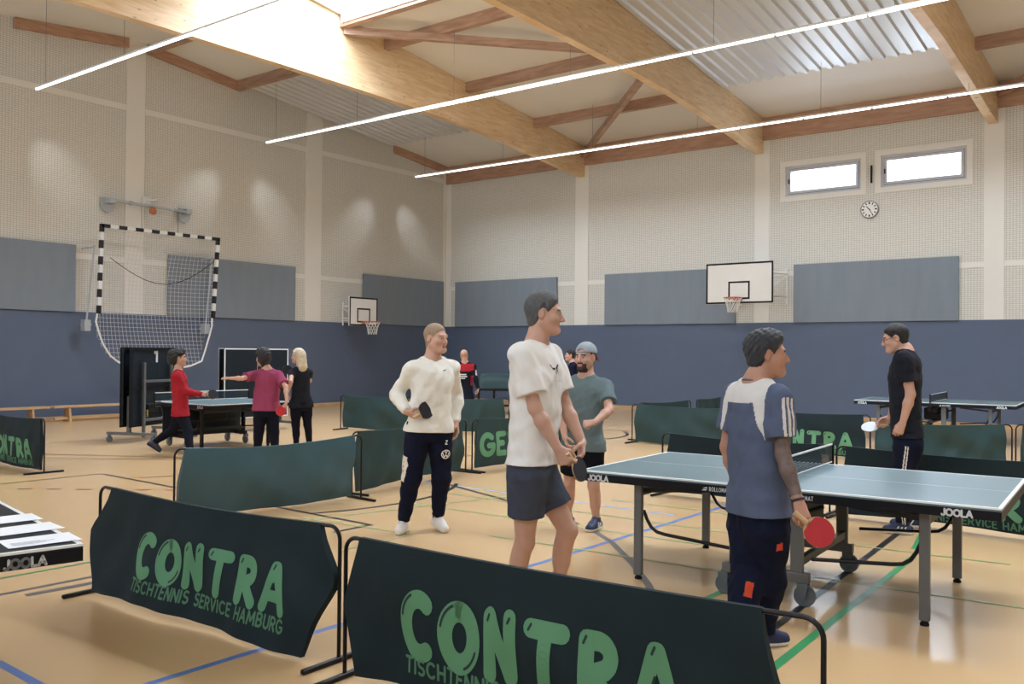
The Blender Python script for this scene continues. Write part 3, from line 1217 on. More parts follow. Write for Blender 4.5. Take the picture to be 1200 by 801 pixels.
def make_table(label, leg_mat, top_mat, with_net=True, full=True):
    r = empty('table_tennis_table', (0, 0, 0), 0, label, 'table tennis table')
    halves = [(0, TL / 2 - .002, 0)] + ([(TL / 2 + .002, TL, TL)] if full else [])
    for x0, x1, ox in halves:
        t, a = table_half(r, x0, x1, ox, top_mat)
        near0 = ox == 0
        apron_text(a, 'JOOLA', .07 if near0 else TL - .31, .036, .0058, 1.05, .22)
        apron_text(a, 'JOOLA', (.33 if near0 else TL - .07), .036, .0058, 1.05, .22, side=1)
        apron_text(a, 'ROLLOMAT', 1.00 if near0 else TL - 1.19, .026, .0019, .62, .26)
        # emblem beside the word: a small bird-like flash
        e = MB()
        ex = .945 if near0 else TL - 1.245
        for poly in ([(0, 0), (.03, 0), (.042, .012), (.014, .008)], [(.006, .012), (.036, .016), (.042, .026), (.02, .02)]):
            e.prism([(ex + u, TH - .062 + v) for u, v in poly], Matrix(((1, 0, 0, 0), (0, 0, -1, -.0014), (0, 1, 0, 0), (0, 0, 0, 1))), .0006)
        e.build('emblem_marking', M['logo_white'], a)
        s = 1 if near0 else -1
        lx = .42 if near0 else TL - .42
        for y in (.115, TW - .235 + .12 - .03):
            mb = MB()
            mb.cbox((lx - .03, y - .02, .03), (lx + .03, y + .02, TH - .075), .004)
            lg = mb.build('leg', leg_mat, r)
            ft = MB()
            ft.lathe([(.016, .018), (.016, .035)], Matrix.Translation((lx, y, 0)), 10)
            ft.lathe([(.026, 0.0015), (.028, .008), (.022, .02)], Matrix.Translation((lx, y, 0)), 14)
            ft.build('foot', M['rubber'], lg, True)
            # curved brace from the leg to the middle chassis
            br = MB()
            pts = [(lx + s * .03, y + .03, .50)]
            for k in range(9):
                an = radians(10 * k)
                pts.append((lx + s * (.05 + .12 * sin(an)), y + .03, .46 - .12 + .12 * cos(an) - .0))
            pts = [(lx + s * .025, y + .03, .49), (lx + s * .05, y + .03, .43), (lx + s * .085, y + .03, .375), (lx + s * .13, y + .03, .345), (lx + s * .19, y + .03, .335), (TL / 2 - s * .27, y + .03, .30)]
            br.tube(pts, .0125, 8)
            br.build('brace_tube', M['black_metal'], r, True)
        cr = MB()
        cr.bar((lx, .12, .62), (lx, TW - .14, .62), .03, .05)
        cr.bar((lx + s * .02, .17, .63), (lx + s * .50, .17, TH - .085), .025, .03)
        cr.bar((lx + s * .02, TW - .19, .63), (lx + s * .50, TW - .19, TH - .085), .025, .03)
        cr.build('cross_strut', M['darksteel'], r)
    # chassis: on each side a base bar with two castors and two posts
    for y in ((.10, TW - .10 - .2 + .0) if full else (.10, TW - .3)):
        mb = MB()
        for x in (TL / 2 - .22, TL / 2 + .19):
            mb.cbox((x - .04, y - .02, .20), (x + .04, y + .02, TH - .085), .004)
        mb.cbox((TL / 2 - .31, y - .025, .15), (TL / 2 + .27, y + .025, .215), .004)
        ch = mb.build('chassis_frame', leg_mat, r)
        for x in (TL / 2 - .30, TL / 2 + .23):
            fk = MB()
            fk.prism([(-.035, .15), (.035, .15), (.025, .06), (-.005, .055), (-.03, .09)], Matrix(((1, 0, 0, x), (0, 0, 1, y - .032), (0, 1, 0, 0), (0, 0, 0, 1))), .008)
            fk.prism([(-.035, .15), (.035, .15), (.025, .06), (-.005, .055), (-.03, .09)], Matrix(((1, 0, 0, x), (0, 0, 1, y + .024), (0, 1, 0, 0), (0, 0, 0, 1))), .008)
            fk.build('castor_fork', M['wheel'], ch)
            wh = MB()
            T = Matrix(((1, 0, 0, x + .01), (0, 0, 1, y), (0, 1, 0, .069), (0, 0, 0, 1)))
            wh.lathe([(.02, -.016), (.05, -.016), (.064, -.018), (.069, -.012), (.069, .012), (.064, .018), (.05, .016), (.02, .016)], T, 24)
            wh.build('wheel', M['wheel'], ch, True)
    mb = MB()
    for x in (TL / 2 - .24, TL / 2 + .20):
        mb.bar((x, .12, .28), (x, TW - .30, .28), .04, .05)
    mb.bar((TL / 2 - .02, .12, .40), (TL / 2 - .02, TW - .30, .40), .05, .04)
    mb.tube([(TL / 2 + .02, .35, .50), (TL / 2 + .30, .30, .62)], .014, 8)
    mb.build('chassis_beam', M['darksteel'], r)
    mb = MB()
    mb.cbox((TL / 2 - .20, .40, .42), (TL / 2 + .16, .85, .64), .02)
    mb.cbox((TL / 2 - .08, .05, .58), (TL / 2 + .08, .30, .68), .01)
    mb.build('folding_gear', M['black'], r)
    if with_net:
        add_net(r, TL / 2 if full else TL / 2 - .03)
    return r


def add_net(r, x):
    h = .1525
    n = MB()
    i = n.addv([(x, -.13, TH + .006), (x, TW + .13, TH + .006), (x, TW + .13, TH + h - .012), (x, -.13, TH + h - .012)])
    n.face((i, i + 1, i + 2, i + 3))
    o = n.build('net', M['net_dark'], r)
    uvl = o.data.uv_layers.new(name='UVMap')
    for lp, uv in zip(o.data.loops, ((0, 0), (TW + .26, 0), (TW + .26, h), (0, h))):
        uvl.data[lp.index].uv = uv
    tp = MB()
    tp.cbox((x - .004, -.135, TH + h - .014), (x + .004, TW + .135, TH + h), .001)
    tp.build('net_tape', M['net_tape'], o)
    lw = MB()
    lw.cbox((x - .004, -.12, TH + .0012), (x + .004, TW + .12, TH + .010), .001)
    lw.build('net_cord', M['net_tape'], o)
    for y, s in ((-.14, 1), (TW + .14, -1)):
        ps = MB()
        ps.cbox((x - .012, y - .012, TH - .05), (x + .012, y + .012, TH + h + .004), .003)
        ps.cbox((x - .02, min(y, y + s * .16), TH - .10), (x + .02, max(y, y + s * .16), TH - .078), .004)
        ps.cbox((x - .02, y - .015, TH - .10), (x + .02, y + .015, TH - .045), .004)
        ps.tube([(x, y + s * .10, TH - .16), (x, y + s * .10, TH - .09)], .012, 8)
        ps.build('net_post', M['black'], r)


TAB_MAIN = make_table('green table tennis table with black apron beside the man in the grey blue jersey', M['grey_steel'], M['top'])
TAB_MAIN.location = (-3.646, 5.608, 0)
TAB_MAIN.rotation_euler.z = 0.0563

t2 = copy_tree(TAB_MAIN, skip=('net', 'net_post'))
ang = radians(79.5)
t2.location = (-3.925 - TL * cos(ang), 2.035 - TL * sin(ang), 0)
t2.rotation_euler.z = ang
t2['label'] = 'dark table tennis table with paper sheets on its top, cut by the picture edge'
for ch in t2.children:
    if ch.name.split('.')[0] == 'tabletop':
        ch.data = ch.data.copy()
        ch.data.materials[0] = M['top_dark']
T2M = Matrix.Translation(t2.location) @ Matrix.Rotation(ang, 4, 'Z')

t3 = copy_tree(TAB_MAIN)
t3.location = (-5.35, 17.83, 0)
t3.rotation_euler.z = radians(3.0)
t3['label'] = 'farthest table tennis table with black net, behind the man in the black T-shirt'

t4 = make_table('table tennis table between the women, one half up and the other half folded down', M['black'], M['top'], True, False)
a4 = radians(179)
# long side runs from the near corner away from the camera
t4.location = (-12.19 - (-sin(a4)) * TW * 1.0, 8.27 - cos(a4) * TW * 1.0, 0)
t4.rotation_euler.z = a4
T4L = t4
mb = MB()
mb.cbox((TL / 2 - .03, .02, .17), (TL / 2 - .008, TW - .02, TH - .09), .004)
mb.build('folded_leaf', M['top_dark'], t4)


def folded_table(label, pos, rz, back_to_camera):
    """both halves standing upright on a wheeled frame; local y is the panel's width, x the thickness, +x faces the camera"""
    r = empty('folded_table', pos, rz, label, 'table tennis table')
    for s, nm in ((.09, 'near'), (-.09, 'far')):
        mb = MB()
        mb.cbox((s - .011, 0, .27), (s + .011, TW, 1.64), .002)
        t = mb.build('tabletop', M['top_dark'], r)
        ln = MB()
        f = s + (.0115 if back_to_camera else .0115)
        e = .02
        rim_m = M['apron'] if back_to_camera else M['top_line']
        for lo, hi in (((0, .27), (e, 1.64)), ((TW - e, .27), (TW, 1.64)), ((e, .27), (TW - e, .27 + e)), ((e, 1.64 - e), (TW - e, 1.64)), ((TW / 2 - .002, .29), (TW / 2 + .002, 1.62))):
            ln.box((s - .0125, lo[0], lo[1]), (s + .0125, hi[0], hi[1]))
        ln.build('line_marking', rim_m, t)
        ap = MB()
        inn = s - .05 if s > 0 else s + .02
        if back_to_camera and s > 0:
            inn = s + .011
        for lo, hi in (((0.0, .28), (.03, 1.63)), ((TW - .03, .28), (TW, 1.63)), ((.03, .28), (TW - .03, .31)), ((.03, 1.60), (TW - .03, 1.63)), ((.03, .92), (TW - .03, .96))):
            ap.box((inn, lo[0], lo[1]), (inn + .035, hi[0], hi[1]))
        ap.build('apron', M['apron'], t)
        if back_to_camera and s > 0:
            mb = MB()
            pl, w = text_strokes('1', .20, 0, 1.0)
            for a in ([(0, .12), (.09, .16)], [(.09, .16), (.09, 0)]):
                pass
            y0 = TW * .47
            for lo, hi in (((-.055, .13), (.055, .18)), ((.0, -.02), (.055, .13))):
                mb.box((s + .0118, y0 + lo[0], 1.40 + lo[1]), (s + .014, y0 + hi[0], 1.40 + hi[1]))
            mb.build('number_marking', M['logo_white'], t)
            for yy in (.30, TW - .42):
                lg = MB()
                lg.cbox((s + .05, yy - .028, .08), (s + .09, yy + .028, 1.38), .004)
                lg.build('leg', M['grey_steel'], r)
            lg = MB()
            for z in (.38, 1.05):
                lg.cbox((s + .055, .30, z - .022), (s + .085, TW - .42, z + .022), .004)
            lg.build('leg_strut', M['grey_steel'], r)
            lt = MB()
            for yy in (.44, TW - .56):
                lt.cbox((s + .015, yy - .02, .42), (s + .05, yy + .02, .55), .006)
            lt.build('latch', mat('brass_latch', rgb(170, 150, 70), .4, metal=.4), r)
    for yy in (.12, TW - .12):
        mb = MB()
        mb.cbox((-.42, yy - .03, .13), (.52, yy + .03, .18), .004)
        mb.cbox((-.03, yy - .03, .18), (.03, yy + .03, .80), .004)
        ch = mb.build('chassis_frame', M['grey_steel'], r)
        for x in (-.38, .47):
            wh = MB()
            wh.lathe([(.015, -.014), (.045, -.016), (.056, -.012), (.056, .012), (.045, .016), (.015, .014)], Matrix(((1, 0, 0, x), (0, 0, 1, yy), (0, 1, 0, .056), (0, 0, 0, 1))), 18)
            wh.cbox((x - .02, yy - .025, .06), (x + .02, yy + .025, .14), .004)
            wh.build('wheel', M['wheel'], ch, True)
    mb = MB()
    mb.bar((0, .12, .50), (0, TW - .12, .50), .05, .05)
    mb.cbox((-.14, .45, .48), (.14, 1.05, .66), .02)
    mb.build('folding_gear', M['black'], r)
    return r


folded_table('folded table standing upright with grey leg frame and a white number one', (-14.64, 8.28, 0), radians(25), True)
folded_table('folded table standing upright with white edge lines, behind the woman in magenta', (-15.10, 10.50, 0), radians(0), False)

# paper sheets on the table by the camera
M['paper'] = mat('white_paper', rgb(236, 238, 242), 0.7, var=0.02)
M['print'] = mat('print_grey', rgb(140, 142, 146), 0.7)


def paper(pos_px, rz, w, h, label, lines):
    p = on_floor(*pos_px, TH + .0015)
    r = empty('paper_sheet', (p[0], p[1], TH + .0012), rz, label, 'paper', 'paper sheets on the dark table')
    mb = MB()
    n = 8
    rows = []
    for j in range(n + 1):
        v = -h / 2 + h * j / n
        z = .0005 + .006 * max(0, abs(j / n - .5) - .3)
        rows.append(mb.addv([(-w / 2, v, z), (w / 2, v, z + .002)]))
    for a, b in zip(rows[:-1], rows[1:]):
        mb.face((a, a + 1, b + 1, b))
    mb.build('sheet', M['paper'], r)
    if lines:
        pr = MB()
        for k in range(lines):
            y = -h * .30 + k * .016
            pr.quad((-w * .42, y, .0042), (-w * .42 + w * (.35 + .3 * ((k * 7) % 5) / 5), y, .0042), (-w * .42 + w * (.35 + .3 * ((k * 7) % 5) / 5), y + .006, .0042), (-w * .42, y + .006, .0042))
        pr.build('print_marking', M['print'], r)


paper((47, 633), radians(79), .297, .21, 'printed white paper sheet nearest the corner of the dark table', 4)
paper((20, 621), radians(83), .36, .21, 'white paper sheet lying between two other sheets on the dark table', 0)
paper((6, 609), radians(80), .297, .21, 'white paper sheet farthest from the camera on the dark table', 0)
t2['label'] = 'dark table tennis table with paper sheets on its top, cut by the picture edge'

# ================================================================== court barriers
def cloth_mat(name, col, sheen=.0, rough=.75, bump=.25):
    return mat(name, col, rough, spec=.25, var=.12, vscale=2.2, bump=bump, bscale=7.0, stretch=(1.0, 1.0, .45))


M['cloth'] = cloth_mat('barrier_cloth_green', rgb(22, 37, 43))
M['cloth_teal'] = cloth_mat('barrier_cloth_teal', rgb(60, 88, 98), rough=.42)
M['cloth_mid'] = cloth_mat('barrier_cloth_mid', rgb(39, 61, 63), rough=.5)
M['letter'] = mat('barrier_lettering', rgb(86, 140, 104), .7, var=.06, vscale=5)
M['letter_dark'] = mat('lettering_accent', rgb(22, 44, 46), .75)
M['letter_small'] = mat('barrier_small_lettering', rgb(72, 118, 90), .7)

BUB = {
    'C': ([_arcp(.10, .135, .085, .105, 55, 300, 16)], .036),
    'O': ([_arcp(.118, .128, .082, .098, 90, 450, 22)], .040),
    'N': ([[(.035, .03), (.035, .235), (.045, .245), (.14, .03), (.15, .04), (.15, .25)]], .032),
    'T': ([[(.03, .235), (.19, .235)], [(.11, .225), (.105, .03)]], .033),
    'R': ([[(.04, .03), (.04, .235), (.09, .235)] + _arcp(.095, .185, .055, .05, 80, -80, 6) + [(.07, .125)], [(.075, .12), (.17, .03)]], .034),
    'A': ([[(.025, .03), (.10, .245), (.115, .245), (.195, .03)], [(.07, .095), (.15, .095)]], .031),
}
ACC = {'C': [_arcp(.10, .135, .108, .128, 165, 115, 6)], 'O': [_arcp(.118, .128, .106, .122, 165, 110, 6), _arcp(.118, .128, .100, .116, -70, -20, 6)],
       'N': [[(.028, .225), (.038, .247)], [(.14, .232), (.150, .25)]], 'T': [[(.022, .228), (.035, .248)]], 'R': [[(.026, .222), (.038, .245)]], 'A': [[(.09, .235), (.102, .258)], [(.088, .13), (.10, .16)]]}
CONTRA_X = [0.0, .215, .475, .70, .955, 1.195]


def make_barrier(L, R, label, cloth='cloth', text=None, seed=1, h=.70, sag=.03, ends=((.10, .06, .07), (.11, .08, .08)), mid=.5, bow=.0, group='court barriers', crumple=1.0, feet=.25, tx=.40, tz=.155, ts=1.0):
    Lp, Rp = Vector((L[0], L[1], 0)), Vector((R[0], R[1], 0))
    e = Rp - Lp
    W = e.length
    rz = atan2(e.y, e.x)
    r = empty('court_barrier', tuple(Lp), rz, label, 'barrier', group)
    rnd = random.Random(seed)
    # steel frame: two posts with rounded top corners and a top rail that sags a little
    mb = MB()
    cr = .07
    pts = [(0, 0, .02), (0, 0, .25), (0, 0, h - cr)]
    for k in range(1, 7):
        a = radians(15 * k)
        pts.append((cr - cr * cos(a), 0, h - cr + cr * sin(a)))
    for k in range(1, 12):
        t = k / 12
        pts.append((cr + (W - 2 * cr) * t, 0, h - sag * sin(pi * t)))
    for k in range(0, 7):
        a = radians(90 - 15 * k)
        pts.append((W - cr + cr * cos(a), 0, h - cr + cr * sin(a)))
    pts += [(W, 0, .25), (W, 0, .02)]
    mb.tube(pts, .0105, 8)
    mb.build('frame', M['black_metal'], r, True)
    for x in (0, W):
        mb = MB()
        mb.cbox((x - .013, -feet, .003), (x + .013, feet, .028), .004)
        mb.build('foot', M['black_metal'], r)
    ph = [rnd.uniform(0, 6.28) for _ in range(8)]

    def inset(v, side):
        q = ends[side]
        return float(np.interp(v, (0, .12, mid, .92, 1), (q[0], q[0] * .8 + q[1] * .2, q[1], q[2] * .9 + q[1] * .1, q[2]))) + .006 * sin(7 * v + ph[side])

    def wave(u, v):
        a = crumple * (.012 * sin(5.5 * u + ph[2] + 1.5 * v) + .009 * sin(11 * u * (1 - .3 * v) + ph[3] - 3 * v) + .006 * sin(19 * u + 5 * v + ph[4]) + .008 * sin(3 * u - 7 * v + ph[5]))
        return a * min(1, v * 2.0) + bow * v * v

    def S(u, v, side):
        """u along the barrier in metres, v 0 at the rail .. 1 at the hem; side -1 front, +1 back"""
        ztop = h - sag * sin(pi * min(1, max(0, u / W))) + .012
        zbot = .022 + .035 * (sin(2.2 * u + ph[6]) * .5 + .5) * crumple
        z = ztop + (zbot - ztop) * v
        th = .013 + .012 * sin(pi * v)
        return (u, side * th - wave(u, v), z)

    def Suz(u, z, off):
        ztop = h - sag * sin(pi * min(1, max(0, u / W))) + .012
        zbot = .022 + .035 * (sin(2.2 * u + ph[6]) * .5 + .5) * crumple
        v = (z - ztop) / (zbot - ztop)
        x, y, zz = S(u, v, -1)
        return (x, y - off, z)
    mb = MB()
    NU, NV = 44, 16
    rows = {}
    for side in (-1, 1):
        for j in range(NV + 1):
            v = j / NV
            a, b = inset(v, 0), W - inset(v, 1)
            rows[side, j] = mb.addv([S(a + (b - a) * k / NU, v, side) for k in range(NU + 1)])
    for j in range(NV):
        for k in range(NU):
            a, b = rows[-1, j], rows[-1, j + 1]
            mb.face((a + k, b + k, b + k + 1, a + k + 1))
            a, b = rows[1, j], rows[1, j + 1]
            mb.face((a + k, a + k + 1, b + k + 1, b + k))
    for j in range(NV):
        mb.face((rows[-1, j], rows[1, j], rows[1, j + 1], rows[-1, j + 1]))
        mb.face((rows[-1, j] + NU, rows[-1, j + 1] + NU, rows[1, j + 1] + NU, rows[1, j] + NU))
    for k in range(NU):
        mb.face((rows[-1, 0] + k, rows[-1, 0] + k + 1, rows[1, 0] + k + 1, rows[1, 0] + k))
        mb.face((rows[-1, NV] + k, rows[1, NV] + k, rows[1, NV] + k + 1, rows[-1, NV] + k + 1))
    cl = mb.build('cloth', M[cloth], r, True)
    if text == 'CONTRA':
        x0, z0, sx = tx, tz, 1.0
        slope = -.010
        lt, ac = MB(), MB()
        for ch, xo in zip('CONTRA', CONTRA_X):
            pl, rr = BUB[ch]
            sf = lambda u, v, off=.004, xo=xo: Suz(x0 + xo * sx + u * sx, z0 + slope * xo + v * ts, off)
            strokes_mesh(lt, pl, rr, sf, .02, nd=12)
            strokes_mesh(ac, ACC[ch], .0055, lambda u, v, xo=xo: Suz(x0 + xo * sx + u * sx, z0 + slope * xo + v * ts, .0055), .02, nd=6)
        o = lt.build('lettering', M['letter'], cl)
        ac.build('accent_marking', M['letter_dark'], o)
        pl, w = text_strokes('TISCHTENNIS SERVICE HAMBURG', .064, .26, .80)
        k = 1.41 / w
        sm = MB()
        strokes_mesh(sm, [[(a * k, b) for a, b in p] for p in pl], .0068, lambda u, v: Suz(x0 + .01 + u, tz - .073 * (1 if ts < 1.1 else .86) + slope * u + v * (ts if ts < 1.1 else 1.05), .004), .03, nd=8)
        sm.build('small_lettering', M['letter_small'], cl)
    elif text == 'GEWO':
        pl, w = text_strokes('GEWO', .26, .40, 1.0)
        lt = MB()
        strokes_mesh(lt, pl, .040, lambda u, v: Suz(.15 + u, .22 + v, .004), .03, nd=10)
        lt.build('lettering', M['letter'], cl)
    return r


make_barrier((-5.86, 3.15), (-3.58, 3.22), 'near green barrier with light green lettering beside the paper table, whole lettering visible', text='CONTRA', seed=3, bow=.12, ends=((.15, -.02, .12), (.14, .0, .16)), mid=.42, tx=.55, tz=.205)
make_barrier((-3.38, 3.08), (-1.05, 3.17), 'nearest green barrier at the bottom edge, in front of the man in white T-shirt', text='CONTRA', seed=8, sag=.015, ends=((.10, .02, .10), (.22, .14, .10)), tz=.19, ts=1.2)
make_barrier((-7.50, 4.73), (-7.30, 6.86), 'plain teal barrier in front of the women, its rail sagging', cloth='cloth_teal', seed=12, sag=.05, bow=-.10)
make_barrier((-7.62, 7.02), (-7.86, 9.28), 'plain green barrier directly behind the man in the white sweatshirt', cloth='cloth_mid', seed=21, crumple=1.5)
make_barrier((-7.85, 9.40), (-7.62, 11.55), 'green barrier with big light green letters between the two men in white tops', cloth='cloth_mid', text='GEWO', seed=5)
make_barrier((-14.05, 12.62), (-12.35, 12.95), 'far plain green barrier behind the sweatshirt man, on the side of the women', cloth='cloth_mid', seed=31)
make_barrier((-12.18, 13.06), (-10.92, 14.2), 'far plain green barrier in front of the bald man', cloth='cloth_mid', seed=32)
make_barrier((-8.21, 14.33), (-6.16, 14.34), 'far green barrier with bare cloth between the cap man and the jersey man', cloth='cloth_mid', seed=41)
make_barrier((-6.12, 14.34), (-4.05, 14.32), 'far green barrier with light green lettering behind the jersey man', text='CONTRA', seed=42)
make_barrier((-8.27, 14.68), (-8.03, 16.30), 'far green barrier running away from the barrier row towards the far wall', cloth='cloth_mid', seed=43)
make_barrier((-8.05, 16.60), (-8.28, 18.5), 'farthest green barrier, seen above the barrier row beside the jersey man', cloth='cloth_mid', seed=44)
make_barrier((-4.96, 9.36), (-3.02, 9.28), 'dark green barrier just behind the far edge of the big table, next to the net', seed=51)
make_barrier((-2.95, 9.27), (-0.65, 9.12), 'dark green barrier with lettering behind the table end with the white edge', text='CONTRA', tx=.52, seed=52)
make_barrier((-3.60, 12.72), (-2.06, 13.80), 'crumpled plain green barrier behind the man in the black T-shirt', cloth='cloth_mid', seed=61, crumple=2.0)
make_barrier((-2.02, 13.84), (-0.35, 15.0), 'plain green barrier cut by the picture edge under the farthest table', cloth='cloth_mid', seed=62)
make_barrier((-14.05, 5.75), (-11.88, 5.63), 'green barrier with lettering cut by the picture edge below the bench', text='CONTRA', seed=71, sag=.04)

# trolley with folded barrier cloths behind the far barrier
r = empty('equipment_trolley', (-14.75, 18.3, 0), radians(36), 'dark metal trolley frame behind the far barrier, next to the bald man', 'trolley')
for x in (-.25, 0.15, 1.15):
    mb = MB()
    mb.cbox((x - .03, -.03, .09), (x + .03, .03, .66), .004)
    mb.build('leg', M['black_metal'], r)
mb = MB()
mb.cbox((-.30, -.32, .62), (1.25, .32, .68), .006)
mb.cbox((-1.0, -.03, .20), (1.25, .03, .25), .006)
mb.build('shelf', M['black_metal'], r)
for x in (-.25, .15, 1.15):
    mb = MB()
    mb.lathe([(.015, -.016), (.045, -.016), (.05, 0), (.045, .016), (.015, .016)], Matrix(((1, 0, 0, x), (0, 0, 1, 0), (0, 1, 0, .052), (0, 0, 0, 1))), 16)
    mb.build('wheel', M['wheel'], r, True)
mb = MB()
rows = []
for j in range(15):
    t = j / 14
    z0 = .682
    ht = .34 + .05 * sin(t * 5) if 0 < j < 14 else .12
    rows.append(mb.addv([(-.32 + 1.6 * t, .30 * cos(a) * (1 if sin(a) > .05 else 1.06), z0 + max(0, ht * sin(a) ** .6) if sin(a) > 0 else z0) for a in np.linspace(0, pi, 14)]))
for a, b in zip(rows[:-1], rows[1:]):
    for k in range(13):
        mb.face((a + k, b + k, b + k + 1, a + k + 1))
    mb.face((a, a + 13, b + 13, b))
mb.face([rows[0] + k for k in range(14)])
mb.face([rows[-1] + k for k in range(13, -1, -1)])
o = mb.build('barrier_bundle', M['cloth_mid'], None, True)
o.location = (-14.75, 18.3, 0)
o.rotation_euler.z = radians(36)
tag(o, 'green cloth bundle lying on the dark trolley behind the far barrier', 'cloth bundle')

# ================================================================== people: bodies and clothes grown as one continuous surface each
def V(*a):
    return np.array(a, float)


def unit(v):
    v = np.asarray(v, float)
    return v / (np.linalg.norm(v) + 1e-12)


class Prim:
    def __init__(s, lo, hi, f, k):
        s.lo, s.hi, s.f, s.k = np.asarray(lo, float), np.asarray(hi, float), f, k


def cone(a, b, ra, rb, k=.02, cut=False):
    a, b = np.asarray(a, float), np.asarray(b, float)
    ab = b - a
    L2 = float(ab @ ab) + 1e-12
    L = sqrt(L2)
    m = max(ra, rb)

    def f(X, Y, Z):
        px_, py_, pz_ = X - a[0], Y - a[1], Z - a[2]
        tt = (px_ * ab[0] + py_ * ab[1] + pz_ * ab[2]) / L2
        t = np.clip(tt, 0, 1)
        d = np.sqrt((px_ - t * ab[0]) ** 2 + (py_ - t * ab[1]) ** 2 + (pz_ - t * ab[2]) ** 2) - (ra + (rb - ra) * t)
        if cut:
            d = np.maximum(d, (tt - 1) * L)
        return d
    return Prim(np.minimum(a, b) - m, np.maximum(a, b) + m, f, k)


def ell(c, F, r, k=.02):
    """ellipsoid: F rows are unit axes, r the three radii"""
    c, F, r = np.asarray(c, float), np.asarray(F, float), np.asarray(r, float)
    m = float(max(r))

    def f(X, Y, Z):
        q = [((X - c[0]) * F[i][0] + (Y - c[1]) * F[i][1] + (Z - c[2]) * F[i][2]) for i in range(3)]
        k0 = np.sqrt(sum((q[i] / r[i]) ** 2 for i in range(3)))
        k1 = np.sqrt(sum((q[i] / r[i] ** 2) ** 2 for i in range(3))) + 1e-9
        return k0 * (k0 - 1) / k1
    return Prim(c - m, c + m, f, k)


def loft(st, k=.02, n=2.35):
    """st: [(centre, side axis, half width, half depth)] bottom to top; superelliptic sections"""
    C_ = np.array([q[0] for q in st], float)
    S_ = np.array([unit(q[1]) for q in st])
    W_ = np.array([q[2] for q in st], float)
    D_ = np.array([q[3] for q in st], float)
    ax = unit(C_[-1] - C_[0])
    t_ = (C_ - C_[0]) @ ax
    # smooth resampling
    tt = np.linspace(t_[0], t_[-1], 40)

    def cub(y):
        out = np.interp(tt, t_, y)
        for _ in range(6):
            o2 = out.copy()
            o2[1:-1] = .25 * out[:-2] + .5 * out[1:-1] + .25 * out[2:]
            out = o2
        return out
    Cs = np.stack([cub(C_[:, i]) for i in range(3)], 1)
    Ss = np.stack([cub(S_[:, i]) for i in range(3)], 1)
    Ss /= np.linalg.norm(Ss, axis=1)[:, None]
    Fs = np.cross(Ss, ax)
    Fs /= np.linalg.norm(Fs, axis=1)[:, None]
    Ws, Ds = cub(W_), cub(D_)
    m = float(max(W_.max(), D_.max()))
    c0 = C_[0]

    def f(X, Y, Z):
        sh = np.broadcast(X, Y, Z).shape
        t = (X - c0[0]) * ax[0] + (Y - c0[1]) * ax[1] + (Z - c0[2]) * ax[2]
        tf = np.clip(t, tt[0], tt[-1])
        u = (tf - tt[0]) / (tt[1] - tt[0])
        i0 = np.clip(u.astype(np.int32), 0, len(tt) - 2)
        w1 = u - i0

        def g_(arr):
            return arr[i0] * (1 - w1) + arr[i0 + 1] * w1
        dx, dy, dz = X - g_(Cs[:, 0]), Y - g_(Cs[:, 1]), Z - g_(Cs[:, 2])
        a = dx * g_(Ss[:, 0]) + dy * g_(Ss[:, 1]) + dz * g_(Ss[:, 2])
        b = dx * g_(Fs[:, 0]) + dy * g_(Fs[:, 1]) + dz * g_(Fs[:, 2])
        w, d_ = g_(Ws), g_(Ds)
        q = (np.abs(a / w) ** n + np.abs(b / d_) ** n) ** (1 / n)
        rad = (q - 1) * np.minimum(w, d_)
        return np.maximum(rad, np.abs(t - tf) + np.minimum(rad, 0) * 0 - 0.0)  if False else np.where(np.abs(t - tf) > 0, np.maximum(rad, np.abs(t - tf)), rad)
    lo = C_.min(0) - m
    hi = C_.max(0) + m
    return Prim(lo, hi, f, k)


